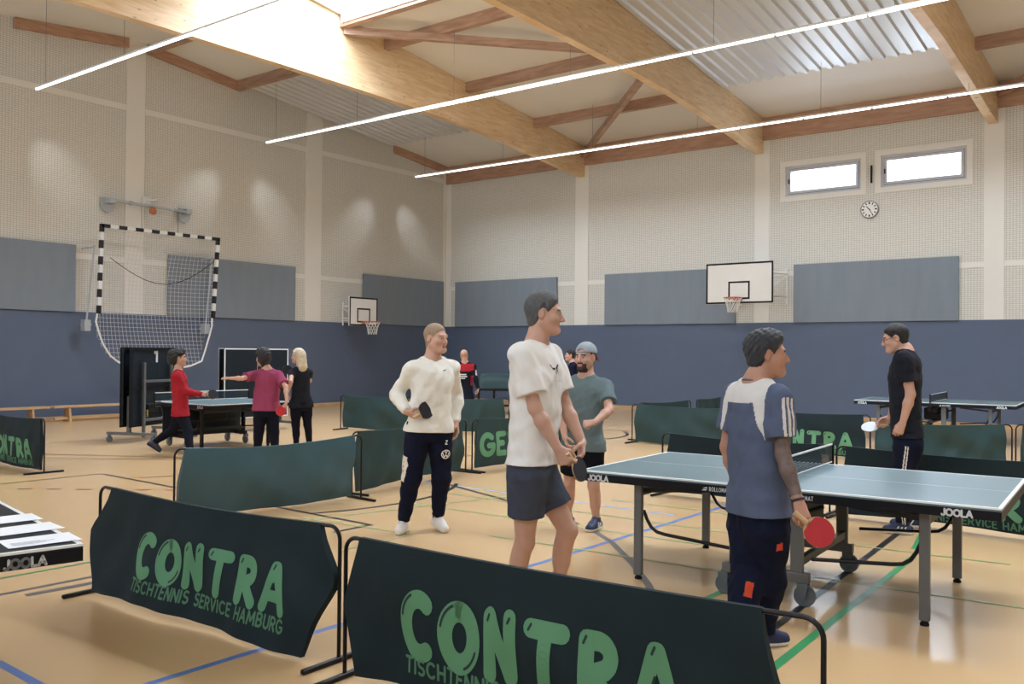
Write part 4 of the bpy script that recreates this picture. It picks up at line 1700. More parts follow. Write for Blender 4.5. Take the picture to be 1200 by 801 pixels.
class Field:
    def __init__(s, prims, h, pad=.03):
        s.h = h
        lo = np.min([p.lo for p in prims], 0) - pad
        hi = np.max([p.hi for p in prims], 0) + pad
        s.lo = lo
        n = np.ceil((hi - lo) / h).astype(int) + 1
        s.ax = [(lo[i] + h * np.arange(n[i])).astype(np.float32) for i in range(3)]
        s.d = np.full(n, .4, np.float32)
        for p in prims:
            s.add(p)

    def sl(s, p, pad):
        out = []
        for i in range(3):
            a = int(max(0, (p.lo[i] - pad - s.lo[i]) / s.h))
            b = int(min(len(s.ax[i]), (p.hi[i] + pad - s.lo[i]) / s.h + 2))
            out.append(slice(a, max(a, b)))
        return tuple(out)

    def grid(s, sl=None):
        sl = sl or (slice(None),) * 3
        return s.ax[0][sl[0]][:, None, None], s.ax[1][sl[1]][None, :, None], s.ax[2][sl[2]][None, None, :]

    def add(s, p):
        sl = s.sl(p, p.k + 3 * s.h)
        X, Y, Z = s.grid(sl)
        d = p.f(X, Y, Z).astype(np.float32)
        a = s.d[sl]
        if p.k > 0:
            hh = np.maximum(p.k - np.abs(a - d), 0) / p.k
            s.d[sl] = np.minimum(a, d) - hh * hh * p.k * .25
        else:
            s.d[sl] = np.minimum(a, d)

    def sub(s, p):
        sl = s.sl(p, p.k + 3 * s.h)
        X, Y, Z = s.grid(sl)
        d = -p.f(X, Y, Z).astype(np.float32)
        a = s.d[sl]
        hh = np.maximum(p.k - np.abs(a - d), 0) / max(p.k, 1e-6)
        s.d[sl] = np.maximum(a, d) + hh * hh * p.k * .25

    def cut(s, fn):
        s.d = np.maximum(s.d, fn(*s.grid()).astype(np.float32))

    def folds(s, amp, freq, ph, ax=(0.3, 0.2, 1.0)):
        X, Y, Z = s.grid()
        a = unit(ax)
        b = unit(np.cross(a, (0.3, 1, 0.2)))
        c = np.cross(a, b)
        u = (X * a[0] + Y * a[1] + Z * a[2]) * freq
        v = (X * b[0] + Y * b[1] + Z * b[2]) * freq
        w = (X * c[0] + Y * c[1] + Z * c[2]) * freq
        nn = np.sin(u + 1.6 * np.sin(.7 * v + ph) + ph) * .5 + np.sin(1.7 * u + 1.3 * np.sin(.9 * w + 2 * ph) - v * .8) * .3 + np.sin(.6 * u - 1.1 * v + .9 * w + 3 * ph) * .4
        s.d = s.d + (amp * nn).astype(np.float32)

    def mesh(s, smooth=1):
        d, h = s.d, s.h
        neg = d < 0
        if not neg.any():
            return np.zeros((0, 3)), np.zeros((0, 4), int)
        ii = np.argwhere(neg)
        a = np.maximum(ii.min(0) - 2, 0)
        b = np.minimum(ii.max(0) + 3, np.array(d.shape))
        d = d[a[0]:b[0], a[1]:b[1], a[2]:b[2]]
        neg = d < 0
        n = np.array(d.shape)
        cnt = np.zeros(n - 1, np.int8)
        corners = [(i, j, k) for i in (0, 1) for j in (0, 1) for k in (0, 1)]
        for i, j, k in corners:
            cnt += neg[i:n[0] - 1 + i, j:n[1] - 1 + j, k:n[2] - 1 + k]
        act = (cnt > 0) & (cnt < 8)
        idx = np.argwhere(act)
        ids = np.full(act.shape, -1, np.int32)
        ids[act] = np.arange(len(idx))
        pos = np.zeros((len(idx), 3))
        num = np.zeros(len(idx))
        for ca in corners:
            for axis in range(3):
                if ca[axis]:
                    continue
                cb = list(ca)
                cb[axis] = 1
                da = d[idx[:, 0] + ca[0], idx[:, 1] + ca[1], idx[:, 2] + ca[2]].astype(float)
                db = d[idx[:, 0] + cb[0], idx[:, 1] + cb[1], idx[:, 2] + cb[2]].astype(float)
                cr = (da < 0) != (db < 0)
                t = np.where(cr, da / np.where(cr, da - db, 1), 0)
                p = np.array(ca, float)[None, :].repeat(len(idx), 0)
                p[:, axis] += t
                pos[cr] += p[cr]
                num[cr] += 1
        pos = pos / num[:, None] + idx
        quads = []
        for axis in range(3):
            o1, o2 = [(1, 2), (2, 0), (0, 1)][axis]
            sa = [slice(None)] * 3
            sb = [slice(None)] * 3
            sa[axis] = slice(0, -1)
            sb[axis] = slice(1, None)
            A, B = neg[tuple(sa)], neg[tuple(sb)]
            ch = np.argwhere(A != B)
            ok = (ch[:, o1] > 0) & (ch[:, o2] > 0) & (ch[:, o1] < n[o1] - 1) & (ch[:, o2] < n[o2] - 1)
            ch = ch[ok]
            sg = A[ch[:, 0], ch[:, 1], ch[:, 2]]

            def at(d1, d2):
                q = ch.copy()
                q[:, o1] += d1
                q[:, o2] += d2
                return ids[q[:, 0], q[:, 1], q[:, 2]]
            q = np.stack([at(-1, -1), at(0, -1), at(0, 0), at(-1, 0)], 1)
            q[~sg] = q[~sg][:, ::-1]
            quads.append(q)
        Q = np.concatenate(quads)
        Q = Q[(Q >= 0).all(1)]
        P = s.lo + (pos + a) * h
        for _ in range(smooth):
            acc = np.zeros_like(P)
            c = np.zeros(len(P))
            for i in range(4):
                j = (i + 1) % 4
                np.add.at(acc, Q[:, i], P[Q[:, j]])
                np.add.at(acc, Q[:, j], P[Q[:, i]])
                np.add.at(c, Q[:, i], 1)
                np.add.at(c, Q[:, j], 1)
            P = P * .5 + .5 * acc / np.maximum(c, 1)[:, None]
        return P, Q


def skin_obj(name, F, mats, parent, base, paint=None, smooth=1):
    P, Q = F.mesh(smooth)
    me = bpy.data.meshes.new(name)
    me.vertices.add(len(P))
    me.vertices.foreach_set('co', (P - base).astype(np.float32).ravel())
    me.loops.add(len(Q) * 4)
    me.loops.foreach_set('vertex_index', Q.astype(np.int32).ravel())
    me.polygons.add(len(Q))
    me.polygons.foreach_set('loop_start', np.arange(0, len(Q) * 4, 4, dtype=np.int32))
    me.polygons.foreach_set('loop_total', np.full(len(Q), 4, np.int32))
    mats = mats if isinstance(mats, (list, tuple)) else [mats]
    for m in mats:
        me.materials.append(m)
    if paint is not None and len(Q):
        c = P[Q].mean(1)
        me.polygons.foreach_set('material_index', np.asarray(paint(c), np.int32))
    me.polygons.foreach_set('use_smooth', np.ones(len(Q), bool))
    me.update(calc_edges=True)
    me.validate()
    o = bpy.data.objects.new(name, me)
    COL.objects.link(o)
    o.parent = parent
    return o


def fabric(name, col, rough=.9, var=.07, bump=.45):
    return mat(name, col, rough, spec=.15, var=var, vscale=9, bump=bump, bscale=11, stretch=(1, 1, .6))


def skin_mat(name, col):
    m = mat(name, col, .5, spec=.35, var=.07, vscale=14, bump=.04, bscale=90)
    b = m.node_tree.nodes['Principled BSDF']
    b.inputs['Subsurface Weight'].default_value = .08
    b.inputs['Subsurface Radius'].default_value = (.012, .005, .003)
    b.inputs['Subsurface Scale'].default_value = .5
    return m


M['skin_a'] = skin_mat('skin_light', rgb(190, 148, 128))
M['skin_b'] = skin_mat('skin_tan', rgb(172, 127, 106))
M['lip'] = mat('lips', rgb(168, 108, 96), .45)
M['eye_white'] = mat('eye_white', rgb(190, 186, 182), .3)
M['iris'] = mat('iris_dark', rgb(40, 32, 28), .2)
M['hair_dark'] = mat('hair_dark', rgb(26, 22, 22), .55, var=.35, vscale=40, stretch=(3, 3, .5), bump=.5, bscale=120)
M['hair_grey'] = mat('hair_grey', rgb(82, 82, 84), .6, var=.45, vscale=45, stretch=(3, 3, .5), bump=.5, bscale=130)
M['hair_darkgrey'] = mat('hair_dark_grey', rgb(48, 50, 54), .5, var=.5, vscale=45, stretch=(3, 3, .5), bump=.6, bscale=120)
M['hair_sand'] = mat('hair_sandy_crop', rgb(150, 126, 102), .7, var=.2, vscale=60, bump=.3, bscale=150)
M['hair_blond'] = mat('hair_blond', rgb(206, 190, 160), .5, var=.25, vscale=40, stretch=(3, 3, .4), bump=.6, bscale=110)
M['white_rubber'] = mat('shoe_sole_white', rgb(225, 224, 220), .6, var=.03)


class Figure:
    """joints in hall metres; pixels of the photograph give directions only, bone lengths fix the depth"""

    def __init__(s, foot_px, height, label, yaw, skin='skin_a', h=.006, ground=None):
        g0 = on_floor(*foot_px) if ground is None else np.array(ground, float)
        s.base = np.array([g0[0], g0[1], 0.0])
        s.A = unit([g0[0], g0[1], 0])
        s.Z = V(0, 0, 1)
        s.R = np.cross(s.A, s.Z)
        s.H = height
        s.h = h
        s.skin = M[skin]
        s.root = empty('person', tuple(s.base), 0, label, 'person')
        s.fw = s.dir(yaw)
        s.lf = np.cross(s.Z, s.fw)

    def dir(s, yaw):
        a = radians(yaw)
        return -s.A * cos(a) + s.R * sin(a)

    def J(s, x, y, dd=0.0):
        d = ray(x, y)
        t = ((s.base - CAM) @ s.A + dd) / (d @ s.A)
        return CAM + d * t

    def reach(s, par, x, y, L, near=1):
        """the point behind pixel (x, y) at bone length L from joint par"""
        d = unit(ray(x, y))
        oc = CAM - par
        b = d @ oc
        c = oc @ oc - L * L
        q = b * b - c
        t = -b if q < 0 else -b - near * sqrt(q)
        p = CAM + d * t
        return par + unit(p - par) * L

    def torso(s, neck, pelvis, yaw_sh, yaw_hip, sw=.185, dd_neck=0.0, dd_pel=0.0, drop=.078):
        H = s.H
        s.N = s.J(*neck, dd_neck)
        s.P = s.J(*pelvis, dd_pel)
        s.fs, s.fh = s.dir(yaw_sh), s.dir(yaw_hip)
        s.ls, s.lh = np.cross(s.Z, s.fs), np.cross(s.Z, s.fh)
        k = H / 1.8
        s.k = k
        s.sw = sw
        up = unit(s.N - s.P)
        s.up = up
        s.sh = {1: s.N + s.ls * sw - up * drop, -1: s.N - s.ls * sw - up * drop}
        s.hp = {1: s.P + s.lh * .092 * k, -1: s.P - s.lh * .092 * k}
        s.el, s.wr, s.hd, s.kn, s.an, s.toe = {}, {}, {}, {}, {}, {}

    def arm(s, side, el, wr, hand, n1=1, n2=1, n3=1, palm=None, curl=(35, 35, 20), ua=None, fa=None):
        k = s.k
        s.el[side] = s.reach(s.sh[side], *el, (ua or .30) * k, n1)
        s.wr[side] = s.reach(s.el[side], *wr, (fa or .255) * k, n2)
        D = unit(s.reach(s.wr[side], *hand, .09, n3) - s.wr[side])
        N_ = palm if palm is not None else -s.ls * side
        N_ = unit(N_ - D * (N_ @ D))
        s.hd[side] = (D, N_, curl)

    def leg(s, side, foot_px, toe_yaw, bend=0.0, z=.085, lift=0.0, at=None, knee=None, slack=1.004):
        """foot_px: where the foot meets the floor"""
        k = s.k
        f = on_floor(*foot_px) if at is None else np.array([at[0], at[1], 0.0])
        tdir = s.dir(toe_yaw)
        s.toe[side] = (tdir, lift)
        an = np.array([f[0], f[1], z * k]) - tdir * .05
        if lift:
            an = an + V(0, 0, lift)
        hp = s.hp[side]
        v = an - hp
        D = np.linalg.norm(v)
        L1, L2 = .515 * D * slack, .485 * D * slack
        a = (L1 * L1 - L2 * L2 + D * D) / (2 * D)
        hh = sqrt(max(0, L1 * L1 - a * a))
        e = unit(v)
        hint = s.fh * cos(radians(bend)) + s.lh * sin(radians(bend)) if knee is None else knee
        hint = unit(hint - e * (hint @ e))
        s.kn[side] = hp + e * a + hint * hh
        s.an[side] = an

    def head(s, px, yaw, pitch=0.0, roll=0.0, scale=1.0, dd=0.0):
        s.hc = s.J(*px, dd)
        f = s.dir(yaw)
        l = np.cross(s.Z, f)
        p = radians(pitch)
        f2 = f * cos(p) - s.Z * sin(p)
        u = np.cross(f2, l)
        r = radians(roll)
        l2 = l * cos(r) + u * sin(r)
        u2 = -l * sin(r) + u * cos(r)
        s.hl, s.hf, s.hu, s.hs = l2, f2, u2, scale

    def h3(s, l, f, u):
        return s.hc + s.hs * (l * s.hl + f * s.hf + u * s.hu)

    # ---------------------------------------------------------------- shapes
    def st(s, t, w, d, fo=0.0):
        """a torso station at fraction t from pelvis to neck"""
        c = s.P + (s.N - s.P) * t
        q = min(1, max(0, t))
        side = unit(s.lh * (1 - q) + s.ls * q)
        f = np.cross(side, s.up)
        return (c + f * fo, side, w * s.k, d * s.k)

    TOR = [(-.16, .105, .085, -.01), (-.02, .160, .110, -.012), (.14, .165, .112, -.005), (.34, .150, .105, .005), (.54, .152, .110, .008), (.74, .172, .118, .005), (.88, .165, .105, -.004), (.965, .115, .078, -.006), (1.0, .07, .062, -.004)]

    def body_prims(s, fem=False, belly=0.0, bust=0.0):
        k = s.k
        T = []
        for t, w, d, fo in s.TOR:
            if fem:
                w = w * (.96 if t < .2 else .88)
                d = d * .92
            T.append(s.st(t, w - .008, d - .008 + (belly if .1 < t < .6 else 0), fo))
        pr = [loft(T, 0)]
        for sd in (1, -1):
            m = .9 if fem else 1.0
            pr.append(cone(s.N + s.ls * sd * .03 + s.up * .002, s.sh[sd], .040 * m, .050 * m, .05))
            if sd in s.el:
                pr.append(cone(s.sh[sd], s.el[sd], .050 * k * m, .039 * k * m, .03))
                mid = s.el[sd] * .68 + s.wr[sd] * .32
                pr.append(cone(s.el[sd], mid, .038 * k * m, .041 * k * m, .02))
                pr.append(cone(mid, s.wr[sd], .041 * k * m, .0265 * k * m, .02))
                pr += s.hand_prims(sd, .92 if fem else 1.02)
            if sd in s.kn:
                pr += s.leg_prims(sd)
                an = s.an[sd]
                f, l, u = s.foot_frame(sd)
                pr.append(cone(an, an + f * .08 - u * .040 * k, .033, .026, .02))
                pr.append(cone(an + f * .08 - u * .040 * k, an + f * .135 - u * .050 * k, .028, .020, .02))
        # neck and head
        pr.append(cone(s.N - s.up * .02, s.h3(0, -.022, -.055), (.052 if fem else .064) * s.hs, (.046 if fem else .059) * s.hs, .03))
        pr.append(cone(s.N - s.up * .03 + s.ls * 0, s.N + s.up * .02, .066, .056, .04))
        pr += s.head_prims(fem)
        return pr

    def leg_prims(s, sd, inf=0.0):
        k = s.k
        hp, kn, an = s.hp[sd], s.kn[sd], s.an[sd]
        ax = unit(an - kn)
        back = -(s.toe[sd][0] - ax * (s.toe[sd][0] @ ax))
        back = unit(back)
        F = [ax, back, np.cross(ax, back)]
        return [cone(hp, hp * .5 + kn * .5, .088 * k + inf, .074 * k + inf, .04),
                cone(hp * .5 + kn * .5, kn, .074 * k + inf, .053 * k + inf, .03),
                cone(kn, kn * .45 + an * .55, .051 * k + inf, .044 * k + inf, .02),
                cone(kn * .45 + an * .55, an, .044 * k + inf, .034 * k + inf, .02),
                ell(kn * .70 + an * .30 + back * .022, F, (.13 * k + inf, .046 * k + inf, .048 * k + inf), .03),
                ell(kn - back * .022, F, (.05 + inf, .035 + inf, .04 + inf), .025)]

    def head_prims(s, fem=False):
        F = np.array([s.hl, s.hf, s.hu])
        q = s.hs
        h = s.h3
        P_ = [ell(h(0, -.016, .034), F, (.075 * q, .096 * q, .086 * q), .02),
              ell(h(0, .028, -.032), F, (.061 * q, .066 * q, .086 * q), .03),
              ell(h(0, .068, -.094), F, (.030 * q, .028 * q, .024 * q), .035),
              cone(h(-.037, .078, .020), h(.037, .078, .020), .015 * q, .015 * q, .02),
              ell(h(.043, .055, -.030), F, (.024 * q, .024 * q, .022 * q), .03),
              ell(h(-.043, .055, -.030), F, (.024 * q, .024 * q, .022 * q), .03)]
        for sd in (1, -1):
            P_.append(cone(h(sd * .054, -.004, -.052), h(sd * .022, .062, -.100), .018 * q, .017 * q, .03))
        if not fem:
            P_.append(cone(h(-.02, .085, -.098), h(.02, .085, -.098), .012 * q, .012 * q, .02))
        P_.append(cone(h(0, .090, .010), h(0, .112, -.032), .0085 * q, .0125 * q, .010))
        for sd in (1, -1):
            P_.append(ell(h(sd * .012, .101, -.038), F, (.009 * q, .010 * q, .008 * q), .006))
        P_.append(cone(h(-.021, .088, -.062), h(.021, .088, -.062), .0070 * q, .0070 * q, .006))
        P_.append(cone(h(-.017, .087, -.074), h(.017, .087, -.074), .0080 * q, .0080 * q, .006))
        for sd in (1, -1):
            # ears
            a = unit(s.hf * .25 + s.hl * sd)
            b = unit(np.cross(s.hu, a))
            P_.append(ell(h(sd * .078, -.012, -.008), [a, b, s.hu], (.010 * q, .019 * q, .032 * q), .008))
        return P_

    def carve_head(s, Fd):
        F = np.array([s.hl, s.hf, s.hu])
        q = s.hs
        for sd in (1, -1):
            Fd.sub(ell(s.h3(sd * .031, .099, -.002), F, (.019 * q, .014 * q, .0105 * q), .010))
            Fd.sub(ell(s.h3(sd * .086, -.006, -.004), F, (.006 * q, .010 * q, .018 * q), .006))
        Fd.sub(cone(s.h3(-.020, .100, -.0680), s.h3(.020, .100, -.0680), .0022 * q, .0022 * q, .004))

    def eyes(s, body):
        for sd in (1, -1):
            c = s.h3(sd * .031, .0752, -.002)
            mb = MB()
            fr = Matrix(((s.hl[0], s.hu[0], s.hf[0], c[0]), (s.hl[1], s.hu[1], s.hf[1], c[1]), (s.hl[2], s.hu[2], s.hf[2], c[2]), (0, 0, 0, 1)))
            R_ = .0125 * s.hs
            mb.lathe([(R_ * sin(radians(a)), R_ * cos(radians(a))) for a in (175, 150, 120, 90, 60, 45, 28, 27, 10, 2)], fr, 14)
            n = 14
            for fi in range(len(mb.f)):
                if fi >= 6 * n and fi < 9 * n or fi == len(mb.f) - 1:
                    mb.mi[fi] = 1
            mb.build('eye', [M['eye_white'], M['iris']], s.root, True, offset=tuple(s.base))

    def hand_prims(s, sd, q=1.0):
        D, N_, curl = s.hd[sd]
        W = s.wr[sd]
        T = np.cross(D, N_) if sd == -1 else np.cross(N_, D)
        q = q * s.k
        out = []
        offs = (.031, .0105, -.0105, -.030)
        kn_l = (.086, .090, .086, .078)
        lens = ((.041, .026, .020), (.045, .029, .021), (.042, .027, .020), (.033, .020, .017))
        rad = (.0098, .0102, .0096, .0086)
        for i in range(4):
            a = W + D * .008 * q + T * offs[i] * .45 * q
            b = W + D * kn_l[i] * q + T * offs[i] * q
            out.append(cone(a, b, .0155 * q, .0125 * q, .014))
        for i in range(4):
            p = W + D * kn_l[i] * q + T * offs[i] * q
            ang = 0
            for j in range(3):
                ang += radians(curl[j] * (1 + .08 * (i - 1)))
                d = D * cos(ang) + N_ * sin(ang) + T * offs[i] * 2.0 * (1 if curl[0] < 50 else 0)
                d = unit(d)
                e = p + d * lens[i][j] * q
                out.append(cone(p, e, rad[i] * q * (1 - .06 * j), rad[i] * q * (1 - .06 * (j + 1)), .003 if j else .006))
                p = e
        tb = W + D * .022 * q + T * .020 * q + N_ * .008 * q
        cl = min(1, curl[0] / 70.0)
        d1 = unit(D * .62 + T * (.62 - .25 * cl) + N_ * (.30 + .5 * cl))
        t1 = tb + d1 * .044 * q
        d2 = unit(D * .80 + T * (.18 - .45 * cl) + N_ * (.30 + .5 * cl))
        t2_ = t1 + d2 * .032 * q
        d3 = unit(D * .85 + T * (-.05 - .6 * cl) + N_ * (.30 + .3 * cl))
        t3_ = t2_ + d3 * .025 * q
        out += [cone(tb, t1, .0165 * q, .0125 * q, .014), cone(t1, t2_, .0118 * q, .0105 * q, .004), cone(t2_, t3_, .0105 * q, .0088 * q, .004)]
        return out

    def grip(s, sd):
        """where a held handle runs through the closed fingers"""
        D, N_, curl = s.hd[sd]
        T = np.cross(D, N_) if sd == -1 else np.cross(N_, D)
        return s.wr[sd] + (D * .085 + N_ * .026) * s.k, D, N_, T

    def body(s, paint_extra=None, mats=None, fem=False, belly=0.0, faced=True):
        Fd = Field(s.body_prims(fem, belly), s.h)
        if faced:
            s.carve_head(Fd)
        ms = [s.skin, M['lip'], mats[0] if mats else M['hair_dark']] + (list(mats[1:]) if mats else [])
        hl, hf, hu, hc, q = s.hl, s.hf, s.hu, s.hc, s.hs

        def paint(c):
            l, f, u = (c - hc) @ hl / q, (c - hc) @ hf / q, (c - hc) @ hu / q
            mi = np.zeros(len(c), int)
            mi[(np.abs(l) < .024) & (f > .080) & (u < -.057) & (u > -.082)] = 1
            br = (np.abs(np.abs(l) - .032) < .020) & (f > .070) & (np.abs(u - .0235 + .18 * np.maximum(0, np.abs(l) - .035)) < .0052)
            mi[br] = 2
            if paint_extra is not None:
                mi = paint_extra(s, c, l, f, u, mi)
            return mi
        o = skin_obj('body', Fd, ms, s.root, s.base, paint if faced else None, 1)
        if faced and s.h < .0075:
            s.eyes(o)
        return o

    def hair(s, m, slope=.85, off=.012, thick=.012, rough=.004, front=.070, side=-.02, extra=(), top=0.0, cut_fn=None, name='hair', taper=.03):
        F = np.array([s.hl, s.hf, s.hu])
        q = s.hs
        g_ = thick + .02
        pr = [ell(s.h3(0, -.016, .034), F, (.075 * q, .096 * q, .086 * q), .01)]
        bb = ell(s.h3(0, -.016, .034), F, ((.075 + g_) * q, (.096 + g_) * q, (.086 + g_ + top) * q), .01)
        pr[0].lo, pr[0].hi = bb.lo, bb.hi
        nk = cone(s.h3(0, -.032, -.02), s.h3(0, -.024, -.115), .057 * q, .057 * q, .02)
        pr.append(nk)
        Fd = Field(pr + [Prim(e.lo, e.hi, lambda X, Y, Z: 1.0 + 0 * (X + Y + Z), 0) for e in extra], min(s.h, .006))
        hc, hl, hf, hu = s.hc, s.hl, s.hf, s.hu
        if rough:
            Fd.folds(rough, 160, 1.3, tuple(hu * .3 + hf))

        def cutf(X, Y, Z):
            dx, dy, dz = X - hc[0], Y - hc[1], Z - hc[2]
            l = (dx * hl[0] + dy * hl[1] + dz * hl[2]) / q
            f = (dx * hf[0] + dy * hf[1] + dz * hf[2]) / q
            u = (dx * hu[0] + dy * hu[1] + dz * hu[2]) / q
            # hairline: low at the nape, over the ears, high on the forehead
            line = np.interp(f, [-.14, -.06, -.028, -.012, .012, .024, .05, .075, .12], [-.098, -.090, -.066, .022, .026, -.012, .035, front, front + .03])
            d = (line - u) * .8
            if cut_fn is not None:
                d = cut_fn(l, f, u, d)
            # the hair thins out towards the hairline
            th = thick * np.clip(-d / taper, -.8, 1) + top * np.clip((u - .05) / .06, 0, 1) * np.clip((f + .06) / .12, .3, 1)
            return th * q
        X, Y, Z = Fd.grid()
        Fd.d = np.where(Fd.d < .2, Fd.d - cutf(X, Y, Z).astype(np.float32), Fd.d)
        for e in extra:
            Fd.add(e)
        if rough and extra:
            Fd.folds(rough * .6, 120, 2.1, tuple(hu + .4 * hl))
        return skin_obj(name, Fd, m, s.root, s.base, None, 1)

    def tee(s, name, mats, hem=-.06, sleeve=.62, loose=.016, sl_r=(.066, .072), paint=None, long=False, fold=.0045, hem_w=None, seed=1.0, fem=False, over=.122, n=2.35, belly=0.0):
        T = []
        for t, w, d, fo in s.TOR:
            if t < hem:
                continue
            ww, dd = w + loose, d + loose
            if fem:
                ww, dd = w * (.97 if t < .2 else .88) + loose, d * .93 + loose
            if t < .60:
                ww = max(ww, (hem_w or .168) + loose * .6)
                dd = max(dd, .112 + loose * .6) + belly
            if t > .95:
                ww, dd = w + .012, d + .014
            T.append((t, ww, dd, fo))
        w0 = T[0]
        T = [(hem, w0[1] + .004, w0[2] + .004, w0[3])] + T
        T[-1] = (1.0, .080, .072, 0)
        pr = [loft([s.st(*q) for q in T], 0, n)]
        cuts = []
        for sd in (1, -1):
            pr.append(cone(s.N + s.ls * sd * .035 - s.up * .004, s.sh[sd], .046, .058, .05))
            if sd not in s.el:
                continue
            if long:
                pr.append(cone(s.sh[sd], s.el[sd], .060 * s.k, .056 * s.k, .04))
                m1 = s.el[sd] * .75 + s.wr[sd] * .25
                pr.append(cone(s.el[sd], m1, .056 * s.k, .056 * s.k, .03))
                e = s.wr[sd] * 1.0 + (s.el[sd] - s.wr[sd]) * .14
                pr.append(cone(m1, e, .055 * s.k, .042 * s.k, .03))
                pr.append(cone(e, s.wr[sd] + (s.el[sd] - s.wr[sd]) * .02, .041, .037, .006, cut=True))
            else:
                e = s.sh[sd] + (s.el[sd] - s.sh[sd]) * sleeve
                pr.append(cone(s.sh[sd], e, sl_r[0] * s.k, sl_r[1] * s.k, .035, cut=True))
        if over:
            for sd in (1, -1):
                pr.append(cone(s.hp[sd], s.hp[sd] * .5 + s.kn[sd] * .5, over * s.k, over * s.k, .05))
        Fd = Field(pr, s.h)
        if fold:
            Fd.folds(fold, 26, seed, tuple(s.up + .5 * s.ls))
            Fd.folds(fold * .6, 55, seed * 2 + 1, tuple(s.up * .6 - .9 * s.ls + .2 * s.fs))
        # hem plane and collar plane
        hp = s.P + (s.N - s.P) * hem
        up = s.up
        Fd.cut(lambda X, Y, Z: -((X - hp[0]) * up[0] + (Y - hp[1]) * up[1] + (Z - hp[2]) * up[2]))
        return skin_obj(name, Fd, mats, s.root, s.base, paint, 1)

    def collar(s, m, r=.009, w=.074, d=.069, dip=.014, rise=.002):
        mb = MB()
        c = s.N + s.up * rise
        pts = []
        for k_ in range(28):
            a = 2 * pi * k_ / 28
            pts.append(tuple(c + s.ls * w * cos(a) + s.fs * d * sin(a) - s.up * dip * sin(a)))
        mb.tube(pts, r, 8, closed=True)
        return s.part('collar', mb, m)

    def trousers(s, name, mats, waist=.16, length=1.0, r=(.100, .082, .062), paint=None, fold=.004, seed=2.0, fem=False, loose=.012, k=.04):
        T = []
        for t, w, d, fo in s.TOR:
            if t > waist + .02:
                continue
            T.append((t, w + loose - (.008 if fem else 0), d + loose, fo))
        T.append((waist, T[-1][1], T[-1][2], T[-1][3]))
        pr = [loft([s.st(*q) for q in T], 0)]
        for sd in (1, -1):
            hp, kn, an = s.hp[sd], s.kn[sd], s.an[sd]
            if length <= .55:
                e = hp + (kn - hp) * (length / .5)
                pr.append(cone(hp, e, r[0] * s.k, r[1] * s.k, k, cut=True))
            else:
                pr.append(cone(hp, kn, r[0] * s.k, r[1] * s.k, k))
                e = kn + (an - kn) * ((length - .5) / .5)
                pr.append(cone(kn, e, r[1] * s.k, r[2] * s.k, .03, cut=True))
        if length > .55:
            for sd in (1, -1):
                pr += s.leg_prims(sd, .007 if fem else .008)
        Fd = Field(pr, s.h)
        if fold:
            Fd.folds(fold, 30, seed, (.2, .3, 1))
            Fd.folds(fold * .6, 60, seed + 2, (.7, -.3, .6))
        hp = s.P + (s.N - s.P) * waist
        up = s.up
        Fd.cut(lambda X, Y, Z: ((X - hp[0]) * up[0] + (Y - hp[1]) * up[1] + (Z - hp[2]) * up[2]))
        return skin_obj(name, Fd, mats, s.root, s.base, paint, 1)

    def foot_frame(s, sd):
        td, lift = s.toe[sd]
        pit = atan2(lift, .15) if lift else 0.0
        f = unit(td * cos(pit) - V(0, 0, 1) * sin(pit))
        l = np.cross(V(0, 0, 1), td)
        return f, l, np.cross(f, l)

    def shoes(s, upper, sole, stripe=None, size=1.0, sole_h=.026):
        for sd in (1, -1):
            if sd not in s.an:
                continue
            an = s.an[sd]
            f, l, u = s.foot_frame(sd)
            q = size
            o = an - u * .085 * s.k
            pr = [cone(o - f * .045 * q + u * .045, o + f * .08 * q + u * .042, .041 * q, .044 * q, .01),
                  cone(o + f * .08 * q + u * .040, o + f * .145 * q + u * .034, .045 * q, .036 * q, .02),
                  cone(o + f * .13 * q + u * .026, o - f * .045 * q + u * .02, .044 * q, .040 * q, .01),
                  cone(o + u * .06, o + u * .105 * s.k, .043 * q, .040 * q, .02, cut=True),
                  cone(o + f * .09 * q + u * .055, o + f * .01 + u * .10, .030 * q, .036 * q, .02)]
            Fd = Field(pr, min(s.h, .006))
            Fd.cut(lambda X, Y, Z: -((X - o[0]) * u[0] + (Y - o[1]) * u[1] + (Z - o[2]) * u[2]) + .002)

            def paint(c, o=o, u=u, f=f, l=l):
                hh = (c - o) @ u
                mi = np.where(hh < sole_h, 1, 0)
                if stripe is not None:
                    ff = (c - o) @ f
                    ll = np.abs((c - o) @ l)
                    for x0 in (.0, .03, .06):
                        v = ff - x0 + (hh - .03) * .55
                        mi[(np.abs(v) < .0062) & (hh > sole_h) & (hh < .072) & (ll > .018)] = 2
                return mi
            skin_obj('shoe', Fd, [upper, sole] + ([stripe] if stripe is not None else []), s.root, s.base, paint, 1)

    def decal(s, target, px, polys, m, name, right=None, up=None, off=.0025):
        """flat print laid on a garment: polys are outlines in metres, x along right, y along up"""
        from mathutils.bvhtree import BVHTree
        me = target.data
        b = Vector(tuple(s.base))
        bv = BVHTree.FromPolygons([v.co + b for v in me.vertices], [tuple(p_.vertices) for p_ in me.polygons])
        d = unit(ray(*px))
        hit, nrm, _, _ = bv.ray_cast(Vector(tuple(CAM)), Vector(tuple(d)))
        if hit is None:
            return None
        n = np.array(nrm)
        u = unit(V(0, 0, 1) - n * n[2]) if up is None else unit(np.asarray(up) - n * (n @ np.asarray(up)))
        r = np.cross(u, n)
        mb = MB()
        for poly in polys:
            pts = []
            for a, c in poly:
                q = Vector(tuple(np.array(hit) + r * a + u * c))
                h2, n2, _, _ = bv.ray_cast(q + nrm * .08, -nrm, .2)
                q = (h2 + n2 * off) if h2 is not None else q + nrm * off
                pts.append(tuple(q))
            i = mb.addv(pts)
            mb.face(list(range(i, i + len(pts))))
        o = mb.build(name, m, target)
